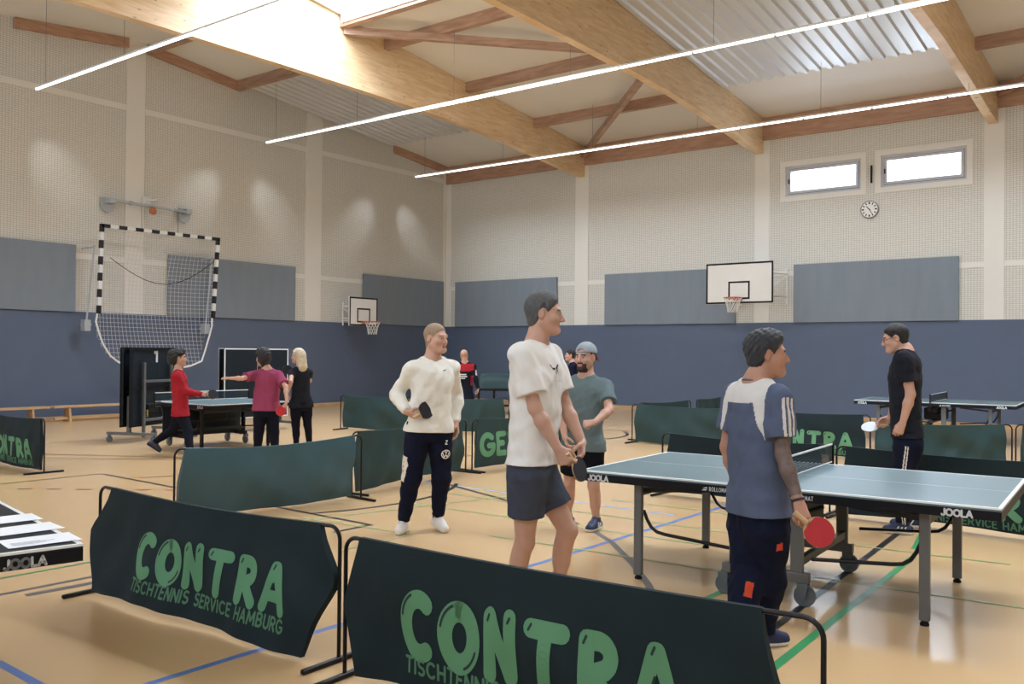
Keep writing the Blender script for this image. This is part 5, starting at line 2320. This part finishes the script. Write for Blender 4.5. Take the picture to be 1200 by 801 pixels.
        for v in o.data.vertices:
            v.co -= b
        return o

    def part(s, name, mb, m, smooth=True):
        return mb.build(name, m, s.root, smooth, offset=tuple(s.base))


def bat(center, normal, toward_grip, rubber_front, rubber_back, label, hlen=.10, scale=1.0):
    """blade lies square to normal; the handle leaves it along toward_grip"""
    n = unit(normal)
    g_ = unit(np.asarray(toward_grip) - n * (np.asarray(toward_grip) @ n))
    x = np.cross(g_, n)
    c = np.asarray(center, float)
    r = empty('table_tennis_bat', tuple(c), 0, label, 'table tennis bat')

    def T(dz):
        o = n * dz
        return Matrix(((x[0], g_[0], n[0], o[0]), (x[1], g_[1], n[1], o[1]), (x[2], g_[2], n[2], o[2]), (0, 0, 0, 1)))
    a, b = .075 * scale, .079 * scale
    poly = [(a * cos(t), b * sin(t)) for t in np.linspace(0, 2 * pi, 36, endpoint=False)]
    mb = MB()
    mb.prism(poly, T(-.003), .006)
    mb.prism([(-.016, .06), (.016, .06), (.014, .10), (-.014, .10)], T(-.003), .006)
    bl = mb.build('blade', M['base_wood'], r)
    rub = [(min(1, 1) * p[0] * .99, min(p[1] * .99, .062 * scale)) for p in poly]
    for dz, m in ((.003, rubber_front), (-.0052, rubber_back)):
        mb = MB()
        mb.prism(rub, T(dz), .0022)
        mb.build('rubber', m, bl)
    mb = MB()
    h0 = .072 * scale
    P_ = [Vector(tuple(g_ * (h0 + hlen * t))) for t in (0, .3, .7, 1)]
    mb.tube([tuple(p) for p in P_], [.012, .0125, .0135, .0155], 10)
    mb.build('handle', M['base_wood'], r, True)
    return r


M['rubber_red'] = mat('bat_rubber_red', rgb(176, 30, 40), .55)
M['rubber_black'] = mat('bat_rubber_black', rgb(26, 28, 38), .55)

# ------------------------------------------------------------------ man in the white sweatshirt
p = Figure((494, 627), 1.89, 'man in white sweatshirt and navy track trousers walking with a bat', 25)
p.torso((507, 421), (503, 503), 22, 15, sw=.19)
p.head((511, 396), 48, 2, 0, 1.06, -.02)
p.arm(-1, (464, 463), (476, 482), (487, 488), -1, 1, 1, palm=unit(p.ls + p.fs * .3 - V(0, 0, .3)), curl=(60, 70, 40))
p.arm(1, (535, 462), (534, 494), (535, 507), -1, 1, 1, curl=(30, 30, 20))
p.leg(-1, (471, 624), -12, bend=-8, slack=1.008)
p.leg(1, (516, 622), 28, bend=8, lift=.03, slack=1.01)
p.body(mats=[M['hair_sand']])
p.hair(M['hair_sand'], thick=.006, rough=.001, front=.066, taper=.02)
M['sweat'] = fabric('cream_sweatshirt', rgb(226, 222, 212))


def nike(c, s=p):
    return np.zeros(len(c), int)


SW = p.tee('sweatshirt', M['sweat'], hem=-.03, long=True, loose=.020, fold=.0058, seed=.7, hem_w=.155, over=.118)
M['navy'] = fabric('navy_jersey', rgb(18, 22, 42))
p.collar(M['sweat'])
M['patch'] = fabric('pale_print', rgb(214, 206, 192))


def tpaint(c, s=p):
    kn, hp = s.kn[-1], s.hp[-1]
    ax = unit(kn - hp)
    t = (c - hp) @ ax / np.linalg.norm(kn - hp)
    out = (c - hp - np.outer((c - hp) @ ax, ax))
    side = out @ (-s.lh)
    fr = out @ s.fh
    mi = np.zeros(len(c), int)
    mi[(t > .52) & (t < 1.02) & (side > .03) & (np.abs(fr - .03 + .03 * t) < .05) & ((c - s.P) @ s.lh < 0)] = 1
    return mi


TR = p.trousers('trousers', [M['navy'], M['patch']], waist=.12, length=.97, r=(.106, .080, .052), paint=tpaint, fold=.005)
M['shoe_white'] = mat('white_leather', rgb(222, 218, 214), .5, var=.03)
p.shoes(M['shoe_white'], M['white_rubber'])
p.decal(SW, (521.5, 434), [[(-.022, .002), (-.012, -.008), (.026, .016), (-.008, .004), (-.016, .006)]], M['black'], 'chest_emblem')


def ringpoly(r0, r1, n=20):
    return [[(r0 * cos(2 * pi * k / n), r0 * sin(2 * pi * k / n)), (r1 * cos(2 * pi * k / n), r1 * sin(2 * pi * k / n)), (r1 * cos(2 * pi * (k + 1) / n), r1 * sin(2 * pi * (k + 1) / n)), (r0 * cos(2 * pi * (k + 1) / n), r0 * sin(2 * pi * (k + 1) / n))] for k in range(n)]


def strokepoly(pts, w):
    out = []
    for (x0, y0), (x1, y1) in zip(pts[:-1], pts[1:]):
        d = sqrt((x1 - x0) ** 2 + (y1 - y0) ** 2)
        nx, ny = -(y1 - y0) / d * w, (x1 - x0) / d * w
        out.append([(x0 - nx, y0 - ny), (x1 - nx, y1 - ny), (x1 + nx, y1 + ny), (x0 + nx, y0 + ny)])
    return out


p.decal(TR, (522.5, 532), ringpoly(.034, .042) + strokepoly([(-.012, .034), (0, .006), (.012, .034)], .004) + strokepoly([(-.031, .016), (-.014, -.028), (0, -.002), (.014, -.028), (.031, .016)], .004), M['white_rubber'], 'leg_emblem')
p.decal(TR, (523, 518), strokepoly([(-.012, .016), (.012, .016), (-.012, -.016), (.012, -.016)], .004), M['white_rubber'], 'leg_number')
for k_ in range(5):
    p.decal(TR, (473.5 - .3 * k_, 531 + 5 * k_), strokepoly([(-.006, -.010), (.006, -.004), (-.006, .004), (.006, .010)], .003), M['navy'], 'print_lettering')
g_, D_, N_, T_ = p.grip(-1)
bc = p.J(491, 484, 0) * 0 + g_ + p.R * .08 - p.A * .02 + V(0, 0, .035)
bat(bc, unit(-p.A * .85 + p.R * .45 + V(0, 0, .1)), g_ - bc, M['rubber_black'], M['rubber_red'], 'black bat held low by the man in the white sweatshirt', hlen=.07)
S_MAN = p

# ------------------------------------------------------------------ tall man in the white T-shirt
p = Figure((628, 720), 1.95, 'tall grey-haired man in white T-shirt and dark shorts, facing the table', 70, h=.0058)
p.torso((629, 402), (624, 556), 62, 72, sw=.195, dd_neck=.02)
p.head((638, 367), 86, 4, 0, 1.07, .03)
p.arm(-1, (632, 498), (660, 536), (671, 554), 1, -1, 1, curl=(60, 60, 35))
p.arm(1, (667, 492), (682, 518), (681, 533), 1, 1, 1, curl=(40, 40, 25), palm=unit(-p.A * .2 - p.R * .8 + V(0, 0, .2)))
p.leg(-1, (608, 722), 55, bend=-5)
p.leg(1, (662, 716), 78, bend=0, lift=.05, slack=1.065)
p.body(mats=[M['hair_grey']])
p.hair(M['hair_grey'], thick=.012, rough=.002, front=.064, top=.006)
M['tee_white'] = fabric('white_cotton', rgb(226, 222, 218))
TS = p.tee('t_shirt', M['tee_white'], hem=.085, sleeve=.72, loose=.020, fold=.005, seed=2.3, sl_r=(.072, .080), hem_w=.18)
M['shorts_grey'] = fabric('dark_grey_shorts', rgb(66, 70, 82))
p.collar(M['tee_white'], .007)
p.trousers('shorts', M['shorts_grey'], waist=.17, length=.30, r=(.112, .104, .09), fold=.004, k=.05)
M['sock_black'] = fabric('black_sock', rgb(22, 22, 26))
mb = MB()
for sd in (1, -1):
    mb = MB()
    a, b = p.an[sd], p.kn[sd]
    mb.tube([tuple(a + (b - a) * t) for t in (-.05, .08, .24, .26)], [.042, .042, .047, .045], 16)
    p.part('sock', mb, M['sock_black'])
CAT = [[(-.052, .034), (-.040, .030), (-.026, .014), (-.006, .012), (.014, .010), (.030, .026), (.044, .034), (.052, .030), (.040, .018), (.034, .004), (.040, -.012), (.052, -.024), (.036, -.016), (.026, -.004), (.012, -.002), (.008, -.014), (.016, -.030), (.002, -.018), (-.004, -.004), (-.022, .002), (-.040, .020)]]
p.decal(TS, (650, 433), [CAT[0][:6] + CAT[0][-3:], CAT[0][4:13] + CAT[0][13:14], CAT[0][13:18]], M['black'], 'chest_emblem')
p.decal(TS, (655, 446), [q_ for k_ in range(4) for q_ in strokepoly([(-.03 + .02 * k_, -.005), (-.018 + .02 * k_, .005)], .0022)], mat('faint_print', rgb(176, 176, 180), .9), 'chest_lettering')
M['shoe_dark'] = mat('dark_shoe', rgb(38, 42, 58), .6, var=.1)
p.shoes(M['shoe_dark'], M['white_rubber'])
g_, D_, N_, T_ = p.grip(-1)
bc = p.J(679, 556, -.02) * 0 + g_ + p.R * .07 - V(0, 0, .05) + p.A * .02
bat(bc, unit(-p.A * .5 + p.R * .75 + V(0, 0, .2)), g_ - bc, M['rubber_black'], M['rubber_black'], 'black bat in the hand of the tall man in white T-shirt', hlen=.07)
T_MAN = p

# ------------------------------------------------------------------ man with the cap
p = Figure((684, 620), 1.76, 'bearded man with grey backward cap, grey-green T-shirt and black shorts', -20)
p.torso((687, 442), (683, 523), -15, -18, sw=.185)
p.head((686, 418), -32, 2, 0, 1.04, -.02)
p.arm(1, (714, 480), (697, 495), (683, 497), 1, 1, 1, palm=unit(-p.ls * .6 - V(0, 0, .5) - p.fs * .3), curl=(80, 85, 45))
p.arm(-1, (657, 482), (662, 512), (665, 522), 1, 1, 1)
p.leg(1, (696, 621), -25, bend=5)
p.leg(-1, (662, 616), -30, bend=-5)
M['beard'] = mat('dark_beard', rgb(58, 46, 40), .8, var=.3, vscale=60, bump=.4, bscale=150)


def beard(s, c, l, f, u, mi):
    b = (u < -.046) & (u > -.135) & (f > .035) & (np.abs(l) < .050) & ~((np.abs(l) < .024) & (u > -.080) & (u < -.058) & (f > .08))
    b &= (u < -.060 + .25 * np.maximum(0, np.abs(l) - .03)) | ((np.abs(l) < .03) & (f > .075) & (u < -.046))
    mi[b] = 3
    return mi


p.body(beard, [M['hair_dark'], M['beard']])
p.hair(M['hair_dark'], thick=.004, rough=.001, front=.09, cut_fn=lambda l, f, u, d: np.maximum(d, np.maximum(u - .05, f - .03)))
M['cap'] = fabric('grey_cap', rgb(150, 156, 162))
M['cap_red'] = fabric('red_cap_brim', rgb(112, 52, 54))
F_ = np.array([p.hl, p.hf, p.hu])
q = p.hs
Fd = Field([ell(p.h3(0, -.018, .042), F_, (.090 * q, .110 * q, .094 * q), 0)], .006)
hc, hl, hf, hu = p.hc, p.hl, p.hf, p.hu
Fd.cut(lambda X, Y, Z: .036 * q + .10 * ((X - hc[0]) * hf[0] + (Y - hc[1]) * hf[1] + (Z - hc[2]) * hf[2]) - ((X - hc[0]) * hu[0] + (Y - hc[1]) * hu[1] + (Z - hc[2]) * hu[2]))
Fd.sub(ell(p.h3(0, .095, .045), F_, (.036 * q, .05 * q, .028 * q), .004))
cap = skin_obj('cap', Fd, M['cap'], p.root, p.base)
mb = MB()
rows = []
for j in range(6):
    t = j / 5
    row = [p.h3(.085 * sin(a) * (1 - .15 * t), -.018 - .108 * cos(a) * (1 + .75 * t), .022 - .05 * t - .02 * abs(sin(a)) ** 2) for a in np.linspace(-1.0, 1.0, 13)]
    rows.append(row)
i0 = [mb.addv(r_) for r_ in rows]
i1 = [mb.addv([v - hu * .006 for v in r_]) for r_ in rows]
for j in range(5):
    for k_ in range(12):
        mb.face((i0[j] + k_, i0[j] + k_ + 1, i0[j + 1] + k_ + 1, i0[j + 1] + k_))
        mb.face((i1[j] + k_, i1[j + 1] + k_, i1[j + 1] + k_ + 1, i1[j] + k_ + 1))
for k_ in range(12):
    mb.face((i0[5] + k_, i0[5] + k_ + 1, i1[5] + k_ + 1, i1[5] + k_))
o = mb.build('brim', M['cap_red'], cap, True, offset=tuple(p.base))
mb = MB()
mb.tube([tuple(p.h3(.088 * sin(a), -.018 + .106 * cos(a), .036 + .010)) for a in np.linspace(-.45, .45, 9)], .008, 8)
mb.build('strap', M['cap'], cap, True, offset=tuple(p.base))
M['tee_grey'] = fabric('grey_green_tee', rgb(98, 112, 114))
p.tee('t_shirt', M['tee_grey'], hem=-.05, sleeve=.68, loose=.022, fold=.006, seed=4.1, sl_r=(.068, .076), hem_w=.172)
M['shorts_black'] = fabric('black_shorts', rgb(16, 18, 28))
p.collar(M['tee_grey'], .007)
p.trousers('shorts', M['shorts_black'], waist=.10, length=.36, r=(.112, .098, .09), fold=.004, k=.05)
for sd in (1, -1):
    mb = MB()
    a, b = p.an[sd], p.kn[sd]
    mb.tube([tuple(a + (b - a) * t) for t in (-.05, .02, .08)], [.042, .042, .043], 14)
    p.part('sock', mb, M['sock_black'])
M['shoe_navy'] = mat('navy_shoe', rgb(28, 38, 74), .6, var=.1)
p.shoes(M['shoe_navy'], M['white_rubber'], M['white_rubber'])

# ------------------------------------------------------------------ man in the grey blue jersey, seen from behind
p = Figure((893, 762), 1.80, 'tattooed man in grey blue jersey with white stripes, seen from behind at the table', 140, 'skin_b', h=.0058)
p.torso((886, 448), (889, 615), 128, 126, sw=.19, drop=.075)
p.head((899, 415), 100, 2, 0, 1.02, .03)
p.arm(-1, (918, 543), (936, 588), (941, 606), 1, 1, 1, curl=(55, 60, 35), palm=unit(p.A * .8 - p.R * .3))
p.arm(1, (851, 532), (866, 575), (874, 590), -1, -1, -1)
p.leg(-1, (900, 756), 120, bend=5)
p.leg(1, (872, 772), 125, bend=0)
M['tattoo'] = mat('tattooed_skin', rgb(104, 86, 80), .55, var=.75, vscale=30, bump=.03)


def tattoo(s, c, l, f, u, mi):
    a, b, w = s.sh[-1], s.el[-1], s.wr[-1]
    for p0, p1, t0, t1 in ((a, b, .3, 1.1), (b, w, -.1, .86)):
        ax = p1 - p0
        t = (c - p0) @ ax / (ax @ ax)
        d = np.linalg.norm(c - p0 - t[:, None] * ax, axis=1)
        mi[(t > t0) & (t < t1) & (d < .075)] = 3
    return mi


p.body(tattoo, [M['hair_darkgrey'], M['tattoo']])
p.hair(M['hair_darkgrey'], thick=.018, rough=.005, front=.070, top=.014)
M['jersey'] = fabric('grey_blue_jersey', rgb(84, 93, 116), bump=.5)
M['jersey_white'] = fabric('jersey_pale', rgb(204, 200, 196))


def jersey(c, s=p):
    mi = np.zeros(len(c), int)
    rel = c - s.N
    z = rel @ s.up
    l = rel @ s.ls
    f = rel @ s.fs
    al = np.abs(l)
    yoke = (z > -.105 - 1.5 * np.maximum(0, al - .118) ** .7) & (z > -.30) & (al < .172)
    mi[yoke] = 1
    for sd in (1, -1):
        a, b = s.sh[sd], s.el[sd]
        ax = b - a
        L = np.linalg.norm(ax)
        t = (c - a) @ ax / (L * L)
        e = unit(ax)
        r_ = c - a - np.outer((c - a) @ e, e)
        out = unit(s.ls * sd - e * ((s.ls * sd) @ e))
        back = np.cross(e, out)
        d = np.linalg.norm(r_, axis=1)
        # sleeve keeps the dark colour, three pale stripes run down its outside
        on = (l * sd > .172) & (t > .02) & (d < .12) & (((c - s.N) @ (s.ls * sd)) > .175 - .10 * np.clip(t, 0, 1))
        mi[on & (t > .05)] = 0
        ang = np.arctan2(r_ @ back, r_ @ out)
        for k_ in (-1, 0, 1):
            mi[on & (np.abs(ang - .05 - .36 * k_) < .105) & (d > .03)] = 1
    return mi


p.tee('jersey', [M['jersey'], M['jersey_white']], hem=.085, sleeve=.70, loose=.022, fold=.0045, seed=6.0, sl_r=(.074, .078), paint=jersey, hem_w=.170, belly=.012)
p.collar(M['jersey'], .007)
M['orange'] = fabric('orange_patch', rgb(196, 74, 50))


def pants(c, s=p):
    mi = np.zeros(len(c), int)
    kn, an = s.kn[1], s.an[1]
    ax = unit(an - kn)
    t = (c - kn) @ ax / np.linalg.norm(an - kn)
    r_ = c - kn - np.outer((c - kn) @ ax, ax)
    vr = r_ @ s.R
    va = r_ @ s.A
    mi[(t > .02) & (t < .26) & (np.abs(vr - .018) < .021) & (va < 0) & (np.linalg.norm(r_, axis=1) < .12)] = 1
    kn, an = s.hp[-1], s.kn[-1]
    ax = unit(an - kn)
    t = (c - kn) @ ax / np.linalg.norm(an - kn)
    r_ = c - kn - np.outer((c - kn) @ ax, ax)
    mi[(np.abs(t - .18) < .06) & (np.abs(r_ @ s.R - .055) < .016) & (r_ @ s.A < .02)] = 1
    return mi


p.trousers('trousers', [M['navy'], M['orange']], waist=.17, length=.98, r=(.108, .090, .078), paint=pants, fold=.006, seed=3.3)
p.shoes(M['shoe_navy'], M['white_rubber'])
mb = MB()
ax = unit(p.el[-1] - p.wr[-1])
b1 = unit(np.cross(ax, (0.3, 0.2, 1)))
b2 = np.cross(ax, b1)
c0 = p.wr[-1] + ax * .012
mb.tube([tuple(c0 + (b1 * cos(a) + b2 * sin(a)) * .031) for a in np.linspace(0, 2 * pi, 20, endpoint=False)], .007, 8, closed=True)
p.part('wristband', mb, M['shoe_dark'])
g_, D_, N_, T_ = p.grip(-1)
bc = g_ + p.R * .085 - V(0, 0, .055) - p.A * .03
bat(bc, unit(-p.A * .92 + p.R * .2 + V(0, 0, .15)), g_ - bc, M['rubber_red'], M['rubber_black'], 'red bat held by the tattooed man in the jersey', hlen=.08)

# ------------------------------------------------------------------ man in the black T-shirt behind the table
p = Figure((1054, 624), 1.88, 'man with glasses in black T-shirt looking down behind the table', -95)
p.torso((1061, 411), (1063, 522), -95, -92, sw=.18, dd_neck=0.0)
p.head((1049, 396), -88, 14, 0, 1.06, 0.0)
p.arm(1, (1070, 476), (1055, 506), (1047, 517), 1, 1, 1, curl=(55, 60, 35))
p.arm(-1, (1050, 468), (1043, 490), (1034, 496), -1, -1, -1, curl=(55, 60, 35))
p.leg(1, (1052, 625), -95, bend=0)
p.leg(-1, (1060, 617), -88, bend=0)
p.body(mats=[M['hair_dark']])
p.hair(M['hair_dark'], thick=.010, rough=.002, front=.060)
M['tee_black'] = fabric('black_tee', rgb(30, 32, 40))
p.tee('t_shirt', M['tee_black'], hem=.09, sleeve=.66, loose=.020, fold=.005, seed=8.2, sl_r=(.068, .074), hem_w=.165)


def bpants(c, s=p):
    mi = np.zeros(len(c), int)
    for a, b in ((s.hp[1], s.kn[1]), (s.kn[1], s.an[1])):
        ax = unit(b - a)
        t = (c - a) @ ax / np.linalg.norm(b - a)
        r_ = c - a - np.outer((c - a) @ ax, ax)
        vf = r_ @ s.fh
        vl = r_ @ s.lh
        for o_ in (-.014, .006):
            mi[(t > -.05) & (t < 1.02) & (np.abs(vf - o_) < .0055) & (vl > .03) & ((c - s.P) @ s.lh > .05)] = 1
    return mi


p.trousers('trousers', [M['navy'], M['jersey_white']], waist=.17, length=.97, r=(.100, .078, .060), paint=bpants, fold=.004, seed=5.0)
p.shoes(M['shoe_navy'], M['white_rubber'], M['white_rubber'])
mb = MB()
for sd in (1, -1):
    mb.tube([tuple(p.h3(sd * .033 + .021 * cos(a), .096, .0 + .016 * sin(a))) for a in np.linspace(0, 2 * pi, 18, endpoint=False)], .0018, 6, closed=True)
    mb.tube([tuple(p.h3(sd * .054, .094, .004)), tuple(p.h3(sd * .078, .02, .006)), tuple(p.h3(sd * .082, -.01, .004))], .0018, 6)
mb.tube([tuple(p.h3(-.012, .099, .003)), tuple(p.h3(.012, .099, .003))], .0018, 6)
p.part('glasses', mb, M['black'])
g_, D_, N_, T_ = p.grip(-1)
M['rubber_pale'] = mat('bat_rubber_pale', rgb(196, 200, 206), .3)
bc = p.J(1027, 500, 0) * .0 + g_ - p.R * .10 - V(0, 0, .03)
bat(bc, unit(-p.A * .55 + V(0, 0, .83) - p.R * .1), g_ - bc, M['rubber_pale'], M['rubber_red'], 'pale shining bat held out by the man with glasses', hlen=.09)

# ------------------------------------------------------------------ woman in the red jacket
p = Figure((212, 533), 1.66, 'woman with dark tied hair in red jacket and dark leggings, stepping forward with a bat', 85, h=.008)
p.torso((209, 434), (212, 482), 80, 85, sw=.155)
p.head((210, 419), 88, 0, 0, 1.0, 0)
p.arm(-1, (220, 461), (236, 462), (242, 462), 1, -1, 1, curl=(60, 60, 35))
p.arm(1, (216, 460), (228, 462), (234, 463), -1, -1, 1)
p.leg(-1, (227, 537), 85, bend=0, slack=1.01)
p.leg(1, (184, 532), 80, bend=0, lift=.10, slack=1.04)
p.body(mats=[M['hair_dark']], fem=True)
F_ = np.array([p.hl, p.hf, p.hu])
p.hair(M['hair_dark'], thick=.024, rough=.007, front=.058, top=.01, extra=[ell(p.h3(0, -.105, .05), F_, (.075, .062, .08), .04), ell(p.h3(0, -.115, -.03), F_, (.07, .06, .08), .04)], cut_fn=lambda l, f, u, d: np.where(f < -.06, -.1 - u, d))
M['red'] = fabric('red_jacket', rgb(152, 34, 44))
p.tee('jacket', M['red'], hem=-.10, long=True, loose=.022, fold=.006, seed=1.9, fem=True, hem_w=.165)
M['legging'] = fabric('dark_leggings', rgb(17, 18, 30))
p.trousers('leggings', M['legging'], waist=.10, length=.96, r=(.098, .064, .044), fold=.002, fem=True)
p.shoes(M['shoe_dark'], M['rubber'], size=.92)
g_, D_, N_, T_ = p.grip(-1)
bc = g_ + p.R * .085 + V(0, 0, .0)
bat(bc, unit(-p.A * .9 + V(0, 0, .3)), g_ - bc, M['rubber_black'], M['rubber_red'], 'black bat held out by the woman in the red jacket', hlen=.08)

# ------------------------------------------------------------------ woman in the magenta shirt
p = Figure((313, 537), 1.66, 'woman in magenta shirt with short black hair, pointing along the table', 175, h=.008)
p.torso((313, 433), (312, 480), 172, 178, sw=.165)
p.head((308, 419), -148, 0, 0, 1.04, 0)
p.arm(1, (284, 443), (270, 443), (264, 442), 1, -1, 1, curl=(10, 30, 30), palm=V(0, 0, -1))
p.arm(-1, (335, 453), (336, 470), (335, 478), 1, 1, 1, curl=(55, 60, 35))
p.leg(1, (302, 536), 170, bend=0)
p.leg(-1, (323, 536), 175, bend=0)
p.body(mats=[M['hair_dark']], fem=True)
F_ = np.array([p.hl, p.hf, p.hu])
p.hair(M['hair_dark'], thick=.028, rough=.007, front=.055, top=.012, extra=[ell(p.h3(0, -.06, -.03), F_, (.088, .06, .065), .04)], cut_fn=lambda l, f, u, d: np.where(f < -.01, -.085 - u, d))
M['magenta'] = fabric('magenta_shirt', rgb(142, 62, 90))
p.tee('shirt', M['magenta'], hem=-.02, sleeve=.75, loose=.026, fold=.006, seed=3.9, fem=True, hem_w=.185, sl_r=(.070, .078))
p.trousers('trousers', M['legging'], waist=.10, length=.98, r=(.108, .080, .060), fold=.003, fem=True)
p.shoes(M['shoe_dark'], M['rubber'], size=.92)
g_, D_, N_, T_ = p.grip(-1)
bc = g_ - V(0, 0, .06) - p.R * .045
bat(bc, unit(-p.A * .95 + p.R * .1), g_ - bc, M['rubber_red'], M['rubber_black'], 'red bat hanging from the hand of the woman in magenta', hlen=.06)

# ------------------------------------------------------------------ woman with long blond hair
p = Figure((353, 525), 1.70, 'blond woman in black top and black leggings, seen from behind', -150, h=.008)
p.torso((352, 431), (353, 474), -160, -165, sw=.150)
p.head((349, 417), -120, 0, 0, .98, 0)
p.arm(1, (341, 447), (337, 459), (336, 465), 1, -1, 1)
p.arm(-1, (363, 446), (352, 444), (344, 440), -1, -1, -1, curl=(60, 60, 35))
p.leg(1, (346, 525), -160, bend=0)
p.leg(-1, (361, 524), -155, bend=0)
p.body(mats=[M['hair_blond']], fem=True)
F_ = np.array([p.hl, p.hf, p.hu])
p.hair(M['hair_blond'], thick=.018, rough=.005, front=.060, extra=[cone(p.h3(0, -.07, 0), p.h3(0, -.095, -.17), .075, .075, .04), ell(p.h3(0, -.10, -.20), F_, (.10, .05, .07), .03)], cut_fn=lambda l, f, u, d: np.where(f < -.015, -.26 + .03 * np.sin(l * 90) - u, d))
p.tee('top', M['tee_black'], hem=-.08, sleeve=.42, loose=.012, fold=.003, seed=5.5, fem=True, hem_w=.15, sl_r=(.058, .060))
p.trousers('leggings', M['legging'], waist=.10, length=.98, r=(.095, .064, .046), fold=.002, fem=True)
p.shoes(M['shoe_dark'], M['rubber'], size=.92)
g_, D_, N_, T_ = p.grip(-1)
bc = p.J(337, 433, .12)
bat(bc, unit(-p.A * .95 + p.R * .1), p.wr[-1] - bc, M['rubber_black'], M['rubber_black'], 'black bat beside the shoulder of the blond woman', hlen=.07)

# ------------------------------------------------------------------ bald man and the dark haired person by the far wall
p = Figure((546, 497), 1.66, 'bald man in black and red tracksuit jacket, seen from behind near the far wall', 175, h=.009)
p.torso((545, 425), (545, 465), 178, 175, sw=.19)
p.head((544, 416), 165, 0, 0, 1.05, 0)
p.arm(-1, (557, 443), (561, 457), (560, 462), 1, 1, 1)
p.arm(1, (533, 443), (531, 457), (532, 462), 1, 1, 1)
p.leg(1, (540, 497), 175)
p.leg(-1, (552, 497), 178)
p.body(mats=[M['hair_sand']])
M['jacket_black'] = fabric('black_tracksuit', rgb(22, 24, 34))


def bald(c, s=p):
    mi = np.zeros(len(c), int)
    rel = c - s.N
    z = rel @ s.up
    l = rel @ s.ls
    mi[(z < -.02) & (z > -.19 + .35 * np.maximum(0, np.abs(l) - .10)) & (np.abs(l) < .20)] = 1
    mi[(l < -.13) & (l > -.19) & (z < -.28) & (z > -.50)] = 1
    e = s.el[-1] - s.sh[-1]
    t = (c - s.sh[-1]) @ e / (e @ e)
    mi[(t > .35) & (t < .8) & (l < -.235)] = 2
    for z0, w in ((-.255, .075), (-.30, .09), (-.34, .05)):
        mi[(np.abs(z - z0) < .011) & (np.abs(l - .04) < w) & ((rel @ s.fs) < 0)] = 2
    return mi


p.tee('jacket', [M['jacket_black'], M['red'], M['jersey_white']], hem=-.06, long=True, loose=.024, fold=.004, seed=2.2, paint=bald)
p.trousers('trousers', M['jacket_black'], waist=.1, length=.97)
p.shoes(M['shoe_dark'], M['rubber'])

p = Figure((668, 497), 1.66, 'dark haired person in navy top by the far wall, behind the cap man', -80, h=.009)
p.torso((671, 425), (671, 466), -80, -80, sw=.17)
p.head((668, 416), -78, 0, 0, 1.03, 0)
p.arm(1, (674, 444), (668, 458), (664, 462), 1, 1, 1)
p.arm(-1, (669, 444), (664, 458), (660, 461), -1, -1, 1)
p.leg(1, (671, 497), -80)
p.leg(-1, (672, 495), -80)
p.body(mats=[M['hair_dark']])
p.hair(M['hair_dark'], thick=.016, rough=.004, front=.055)
p.tee('sweater', M['navy'], hem=-.06, long=True, loose=.022, fold=.004, seed=2.9)
p.trousers('trousers', M['jacket_black'], waist=.1, length=.97)
p.shoes(M['shoe_dark'], M['rubber'])
